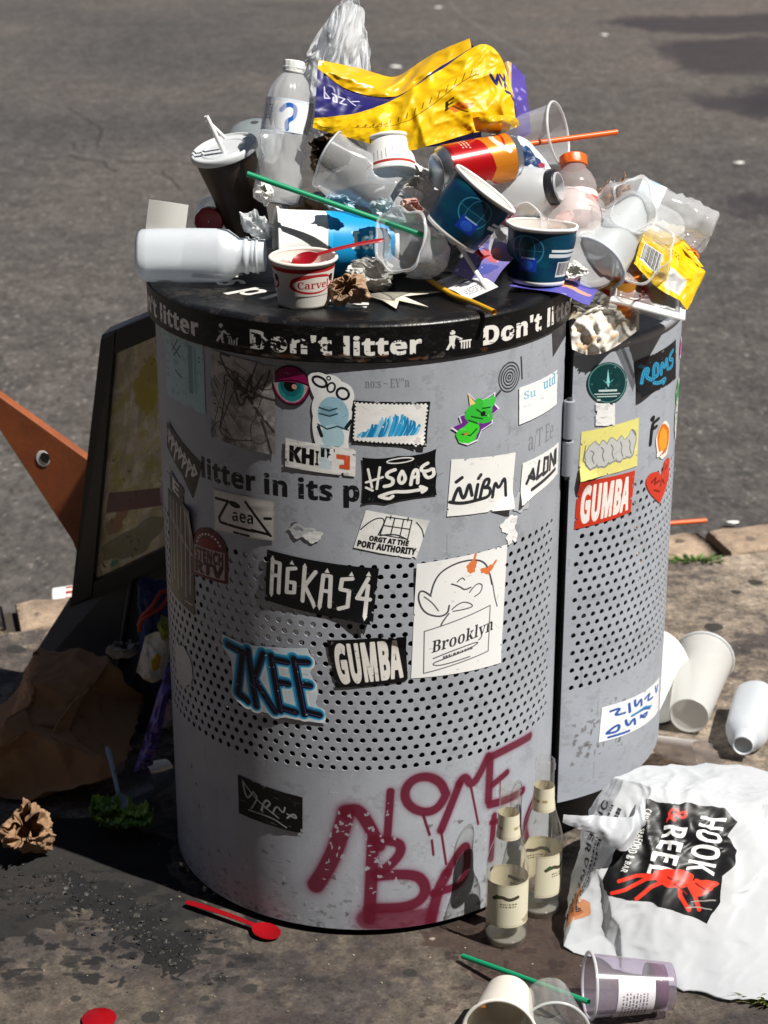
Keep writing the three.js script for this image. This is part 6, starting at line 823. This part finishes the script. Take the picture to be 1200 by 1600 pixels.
// ------------------------------------------------------------------ in front of the bin
{
  const t = thing('plastic_spoon', 'glossy red plastic spoon on the pavement in front of the bin', 'spoon'); part(t, 'spoon_body', spoon(0.165, mat.red, 1.35)[0], M('#8c0c14', 0.18)); lay(t, [-0.122, 0.0065, 0.303], [-0.82, 0.015, -0.5], [0, 1, 0]);
}
lay(single('plastic_spoon', 'bowl of an overturned red plastic spoon at the bottom edge of the picture', 'spoon', spoon(0.16, mat.red, 1.7)[0], M('#8c0c14', 0.18)), [-0.356, 0.006, 0.478], [0.1, 0.004, 1], [0, -1, 0]);
function beer(label, pos, axis, spin) {
  const t = thing('glass_bottle', label, 'bottle', pos, axis, spin, 'clear glass bottles standing against the bin');
  const glass = M('#fbfaf7', 0.05, { transmission: 0.97, thickness: 0, ior: 1.5 });
  part(t, 'bottle_glass', lathe([[0.0005, 0.008], [0.02, 0.005], [0.027, 0], [0.0295, 0.003], [0.0302, 0.01], [0.0302, 0.115], [0.0295, 0.128], [0.026, 0.142], [0.0205, 0.158], [0.0165, 0.175], [0.0145, 0.195], [0.0136, 0.228], [0.0136, 0.232], [0.0152, 0.233], [0.0152, 0.239], [0.014, 0.24], [0.014, 0.246], [0.0125, 0.2475], [0.0105, 0.2465]], 56), glass);
  part(t, 'glass_base', lathe([[0.0005, 0.0085], [0.02, 0.007], [0.0285, 0.006], [0.0285, 0.0115], [0.0005, 0.0115]], 40), M('#dcdbd4', 0.1, { transmission: 0.8, thickness: 0 }));
  const lab = print(420, 170, (c, w, h) => { fill(c, w, h, '#cdc6ac'); c.fillStyle = '#d8d2ba'; c.fillRect(6, 10, w - 12, h - 20); for (const x of [40, 240]) { curve(c, [[x, 58], [x + 30, 44], [x + 60, 60], [x + 96, 50]], 13, '#4a4034'); fineText(c, x + 26, 74, 66, 2, 10, '#6b6048', 4); blob(c, x + 16, 50, 12, 8, '#3a5b34', 4, 0.3); } blob(c, 200, 150, 40, 16, '#a79f86', 3, 0.3); });
  part(t, 'paper_label', band(0.0305, 0.035, 0.104, lab, R(-70), R(300)), printMat); part(t, 'neck_label', inPrint(lathe([[0.0176, 0.168], [0.0158, 0.183], [0.0149, 0.205]], 40), print(140, 50, (c, w, h) => { fill(c, w, h, '#d6cfb6'); fineText(c, 10, 20, 120, 1, 10, '#a08f68', 4); })), printMat);
}
beer('clear glass bottle with cream label, the nearer of the two against the bin', [0.206, 0.001, 0.300], [0.0, 1, -0.02], 0);
beer('clear glass bottle with cream neck label, half hidden behind the nearer bottle', [0.260, 0.001, 0.222], [0.01, 1, -0.02], 50);
{ // takeaway bag
  const t = thing('takeaway_bag', 'bulging white plastic takeaway bag with black and red seafood logo', 'bag');
  const f = sack([[0.285, 0.0, 0.28], [0.66, 0.0, 0.06], [0.345, 0.168, 0.09], [0.63, 0.135, 0.0], [0.275, 0.0, 0.345], [0.57, 0.0, 0.525], [0.392, 0.2, 0.195], [0.655, 0.15, 0.18]], { round: 0.36, wr: 0.0105, fr: 10, seed: 2, folds: 46, depth: -0.02, stretch: [1.3, 0.5, 0.6] });
  const film1 = M('#dde0e4', 0.6, { transmission: 0.4, thickness: 0 }); part(t, 'bag_body', sackMesh(f, 84), film1);
  part(t, 'food_box', deform(new THREE.BoxGeometry(0.17, 0.045, 0.13, 6, 4, 6), (v) => { v.y += 0.004 * n3(v.x * 20, v.y * 20, v.z * 20); }).rotateY(R(-25)).translate(0.455, 0.032, 0.225), M('#c9b597', 0.8));
  const logo = print(420, 380, (c, w, h) => {
    c.fillStyle = '#131314'; c.beginPath(); [[10, 40], [60, 8], [150, 22], [230, 4], [330, 10], [384, 48], [372, 90], [410, 130], [400, 180], [372, 220], [386, 300], [360, 372], [300, 362], [190, 350], [8, 366], [20, 250], [4, 160]].forEach((p, i) => c[i ? 'lineTo' : 'moveTo'](...p)); c.fill();
    c.save(); c.translate(350, 40); c.rotate(PI / 2); fitText(c, 'HOOK', 0, 0, 188, 92, '#e9e8e6'); c.restore(); c.save(); c.translate(226, 96); c.rotate(PI / 2); fitText(c, 'REEL', 0, 0, 166, 84, '#e9e8e6'); c.restore(); c.save(); c.translate(214, 36); c.rotate(PI / 2); fitText(c, '&', 0, 0, 52, 66, '#c3352a'); c.restore(); c.save(); c.translate(86, 48); c.rotate(PI / 2); fitText(c, 'CAJUN SEAFOOD & BAR', 0, 0, 226, 24, '#d2d1cf'); c.restore();
    const red = '#d23522'; blob(c, 230, 258, 62, 30, red, 3, 0.15); strokes(c, [[[200, 260], [150, 276], [96, 330], [60, 352]], [[206, 270], [170, 300], [140, 348]], [[250, 270], [262, 310], [300, 346]], [[270, 262], [306, 300], [330, 340]], [[170, 262], [110, 280], [70, 306]]], 14, red); blob(c, 320, 268, 44, 26, '#d8402a', 8, 0.35); strokes(c, [[[210, 258], [250, 264]], [[300, 262], [340, 276]], [[236, 276], [280, 300]]], 5, '#7e1a12'); strokes(c, [[[300, 320], [372, 300]], [[290, 340], [366, 330]]], 4, '#8d8a80'); });
  part(t, 'printed_logo', inPrint(grid(48, 48, (u, v) => f(lerp(-0.93, 0.36, u), lerp(-0.3, 0.88, v), 1, 0.0016)), logo), printGloss);
  const words = print(330, 90, (c, w, h) => { fitText(c, 'ORDER ONLINE', 6, 48, w - 12, 30, '#1d1d1f'); fineText(c, 10, 10, w - 40, 2, 14, '#3a3a3e', 6); });
  part(t, 'printed_side', inPrint(grid(14, 40, (u, v) => f(-1, lerp(0.72, -0.72, u), lerp(0.1, 0.1, u) + 0 * v + lerp(-0.15, 0.75, v), 0.0016)), words), printGloss);
  part(t, 'grease_stain', inPrint(grid(12, 12, (u, v) => f(-1, lerp(-0.25, -0.8, v), lerp(0.15, 0.85, u), 0.0012)), print(90, 90, (c) => { blob(c, 45, 45, 40, 40, '#bd8560', 5, 0.25); blob(c, 50, 52, 26, 22, '#a9663e', 8, 0.3); })), printGloss);
  part(t, 'tied_handle', film([[0.288, 0.158, 0.245], [0.33, 0.15, 0.262], [0.375, 0.135, 0.282], [0.405, 0.16, 0.25]], [[0.29, 0.166, 0.235], [0.335, 0.172, 0.245], [0.385, 0.172, 0.25], [0.41, 0.19, 0.215]], { nu: 40, nv: 12, wr: 0.01, fr: 40, bulge: 0.01 }), M('#c6c9ce', 0.4, { transmission: 0.2, thickness: 0 }));
}
{ // cup of purple drink
  const t = thing('plastic_cup', 'clear plastic cup with purple dregs lying under the takeaway bag', 'cup', [0.418, 0.038, 0.472], [-1, 0.08, 0.1], 0);
  part(t, 'cup_body', cupWall(0.032, 0.043, 0.112), clear('#e9e2ee', 0.16, 0.88)); part(t, 'rim', new THREE.TorusGeometry(0.0445, 0.0022, 8, 56).rotateX(PI / 2).translate(0, 0.1115, 0), clear('#f0f0f2', 0.25, 0.5));
  const d = lathe([[0.0005, 0.01], [0.0295, 0.01], [0.0305, 0.02], [0.0315, 0.032], [0.0005, 0.032]], 40); part(t, 'purple_dregs', d, M('#5a1348', 0.15));
  part(t, 'paper_label', wrap(0.032, 0.043, 0.112, 0.03, 0.082, print(150, 110, (c, w, h) => { fill(c, w, h, '#dcd8de'); fineText(c, 10, 14, 100, 8, 10, '#7d7884', 3); }), { p0: R(-55), pl: R(110), off: 0.0012 }), printMat);
}
{ // paper cup lying mouth to the camera
  const t = thing('paper_cup', 'white paper coffee cup lying at the bottom edge with its mouth to the camera', 'cup', [0.196, 0.0405, 0.5], [-0.14, 0.14, 0.85], 0); part(t, 'cup_body', cupGeo(0.032, 0.0465, 0.11), M('#d9d2c6', 0.7)); part(t, 'rolled_rim', new THREE.TorusGeometry(0.0478, 0.0025, 10, 56).rotateX(PI / 2).translate(0, 0.1095, 0), mat.offwhite); part(t, 'coffee_stain', crumple(0.006, 4, { detail: 8, amp: 0.5, squash: [1.3, 0.1, 0.7] }).translate(-0.02, 0.1105, -0.042), M('#a8703c', 0.5));
}
{
  const t = thing('plastic_cup', 'clear plastic cup lying beside the white coffee cup', 'cup', [0.25, 0.043, 0.505], [0.0, 0.12, 0.9], 0); part(t, 'cup_body', cupWall(0.03, 0.044, 0.1), clear('#f4f6f6', 0.2, 0.9)); part(t, 'rim', new THREE.TorusGeometry(0.0455, 0.002, 8, 48).rotateX(PI / 2).translate(0, 0.1, 0), clear('#eceeee', 0.25, 0.55));
}
single('drinking_straw', 'green straw lying over the clear cup in front of the bottles', 'straw', tube([[0.141, 0.012, 0.362], [0.22, 0.03, 0.44], [0.302, 0.048, 0.522]], 0.0038, 30, 10), mat.green);
// ------------------------------------------------------------------ right of the bin
{
  const t = thing('plastic_cup', 'tall cloudy white plastic cup lying on the pavement right of the bin', 'cup', [0.562, 0.037, -0.33], [0.28, 0.09, -1], 0); part(t, 'cup_body', cupWall(0.034, 0.053, 0.205), M('#e0e0dd', 0.36, { transmission: 0.4, thickness: 0 })); part(t, 'rim', new THREE.TorusGeometry(0.0545, 0.0026, 8, 56).rotateX(PI / 2).translate(0, 0.205, 0), mat.cloudy);
}
{
  const t = thing('plastic_bottle', 'small white plastic bottle without cap lying at the right edge', 'bottle', [0.692, 0.037, -0.405], [-0.3, -0.02, 1], 0), g = lathe([[0.0005, 0.002], [0.028, 0.001], [0.034, 0.004], [0.0355, 0.01], [0.036, 0.05], [0.0355, 0.135], [0.031, 0.152], [0.0195, 0.162], [0.019, 0.165], [0.0215, 0.166], [0.0215, 0.17], [0.018, 0.171], [0.018, 0.186], [0.0155, 0.186], [0.0155, 0.166]], 48); deform(g, (v) => { if (v.y < 0.15) { const a = Math.atan2(v.x, v.z), k = 1 + 0.06 * Math.pow(Math.abs(Math.sin(2 * a)), 2); v.x *= k; v.z *= k; } }); part(t, 'bottle_body', g, mat.milky); part(t, 'neck_opening', lathe([[0.0005, 0.18], [0.0155, 0.18]], 24), M('#8f9598', 0.5));
}
single('plastic_plate', 'white plastic plate leaning against the far side of the bin', 'plate', lathe([[0.0005, 0.004], [0.05, 0.003], [0.058, 0.001], [0.075, 0.009], [0.083, 0.012], [0.083, 0.014], [0.075, 0.0115], [0.058, 0.0045], [0.05, 0.006], [0.0005, 0.007]], 56), mat.white, [0.505, 0.075, -0.41], [0.5, 0.35, 0.65]);
{
  const t = thing('plastic_cup', 'crushed clear cup between the bin and the takeaway bag', 'cup', [0.50, 0.025, -0.24], [0.6, 0.15, 0.6], 0); part(t, 'cup_body', deform(cupWall(0.028, 0.04, 0.1), (v) => { v.z *= 0.55; v.x *= 1.15; v.y += 0.006 * n3(v.x * 30, v.y * 20, v.z * 30); }), clear('#e4dedb', 0.3, 0.65));
}
single('drinking_straw', 'orange straw end poking out over the kerb right of the bin', 'straw', pipe(0.005, 0.0005, 0.2), mat.orange, [0.555, 0.014, -1.29], [0.97, 0.0, -0.2]);
// ------------------------------------------------------------------ weeds, grit and scraps
function weed(label, pos, n, spread, h, colors, seed) {
  const t = thing('weed', label, 'weed', pos), r = rng(seed);
  for (let k = 0; k < n; k++) { const a = r() * 6.3, d = r() * spread, L = h * (0.6 + r() * 0.8), tx = Math.cos(a) * (d + L * 0.7) * (spread > 0.03 ? 1.6 : 1), tz = Math.sin(a) * (d + L * 0.5) * 0.5, b = V(Math.cos(a) * d * 2, 0, Math.sin(a) * d * 0.6), w = 0.0012 + r() * 0.002, y = L * (0.5 + r() * 0.5); part(t, 'blade', sheet(2, 6, (u, v) => V(b.x + tx * v + (u - 0.5) * w * 2 * Math.sin(PI * Math.min(1, 0.25 + v * 0.75)), y * Math.sin(v * 1.9), b.z + tz * v), 0.0003), M(colors[k % colors.length], 0.6)); }
}
weed('low green weed growing in the joint behind the kerb', [0.70, -0.004, -1.128], 150, 0.026, 0.011, ['#4b6b22', '#5f7d2c', '#39541a'], 3);
weed('mossy green tuft at the lower right corner', [0.565, 0.001, 0.455], 130, 0.02, 0.014, ['#5a6a22', '#7a7f3a', '#46581a'], 5);
[['small white paper scrap on the road above the yellow bag', [0.099, -0.053, -8.956], 0.035], ['white scrap on the road near the oil stains', [1.507, -0.053, -10.463], 0.03], ['white chip beside the kerb joint', [0.838, -0.045, -1.472], 0.014], ['tiny white scrap on the road at the right', [1.623, -0.053, -5.927], 0.025], ['pale scrap at the far top of the road', [0.437, -0.053, -12.09], 0.03]].forEach(([label, pos, s], i) => single('litter_scrap', label, 'scrap', crumple(s, 100 + i, { detail: 6, amp: 0.4, squash: [1, 0.22, 0.7] }), mat.paper, pos));
{ // wet leaf mush and grit on the dark stain: too many to count
  const r = rng(44), g = crumple(1, 2, { detail: 3, amp: 0.5, squash: [1, 0.35, 0.8] }), N = 520, o = new THREE.InstancedMesh(g, M('#ffffff', 0.6), N), mx = new THREE.Matrix4(), q = new THREE.Quaternion(), col = new THREE.Color();
  for (let i = 0; i < N; i++) { const t = r(), x = lerp(-0.52, -0.24, t) + (r() - 0.5) * 0.12, z = lerp(0.13, 0.36, t) + (r() - 0.5) * 0.13, s = 0.001 + r() * r() * 0.0065; q.setFromEuler(new THREE.Euler((r() - 0.5) * 0.6, r() * 6.3, (r() - 0.5) * 0.6)); mx.compose(V(x, s * 0.2, z), q, V(s, s, s)); o.setMatrixAt(i, mx); o.setColorAt(i, col.setRGB(...[[0.012, 0.011, 0.012], [0.02, 0.017, 0.014], [0.05, 0.045, 0.04], [0.008, 0.008, 0.009]][(r() * 4) | 0])); }
  o.name = 'wet_debris'; o.castShadow = o.receiveShadow = true; scene.add(o); tag(o, 'black wet leaf mush and grit on the pavement at lower left', 'debris', null, 'stuff');
}
{ // coarse grit on the pavement
  const r = rng(45), g = crumple(1, 5, { detail: 2, amp: 0.4, squash: [1, 0.6, 0.85] }), N = 1400, o = new THREE.InstancedMesh(g, M('#ffffff', 0.9), N), mx = new THREE.Matrix4(), q = new THREE.Quaternion(), col = new THREE.Color();
  for (let i = 0; i < N; i++) { const x = -0.75 + r() * 1.7, z = -1 + r() * 1.6, s = 0.0006 + r() * r() * 0.0022; q.setFromEuler(new THREE.Euler(0, r() * 6.3, 0)); mx.compose(V(x, s * 0.3, z), q, V(s, s, s)); o.setMatrixAt(i, mx); const k = 0.5 + r() * 0.9; o.setColorAt(i, r() < 0.75 ? col.setRGB(0.22 * k, 0.18 * k, 0.14 * k) : col.setRGB(0.05 * k, 0.045 * k, 0.04 * k)); }
  o.name = 'pavement_grit'; o.castShadow = o.receiveShadow = true; scene.add(o); tag(o, 'fine grit scattered over the concrete pavement', 'grit', null, 'stuff');
}

// ------------------------------------------------------------------ the shop row behind the camera, which keeps the front of the bin out of the open sky
{
  const t = thing('shop_building', 'two-storey brown brick shop row standing across the pavement behind the viewpoint', 'building', [0, 0, 4.6]);
  const brick = M('#4a3026', 0.9), trim = M('#6d675e', 0.8), dark = M('#15181a', 0.15), frame = M('#22201e', 0.5);
  part(t, 'wall', box(30, 6.2, 4, 0, 3.1, 2), brick); part(t, 'cornice', box(30.3, 0.3, 0.3, 0, 6.36, -0.03), trim); part(t, 'fascia', box(30, 0.6, 0.12, 0, 3.0, -0.065), trim);
  for (let i = 0; i < 8; i++) { const x = -13.1 + i * 3.75; const w = part(t, 'shop_window', box(2.5, 1.9, 0.06, x, 1.55, -0.034), frame); part(w, 'pane', box(2.36, 1.76, 0.02, x, 1.55, -0.075), dark); part(t, 'door', box(0.95, 2.2, 0.06, x + 1.85, 1.1, -0.034), frame); const u = part(t, 'upper_window', box(1.1, 1.6, 0.06, x, 4.6, -0.034), trim); part(u, 'pane', box(0.94, 1.44, 0.02, x, 4.6, -0.075), dark); }
}

renderer.render(scene, camera);
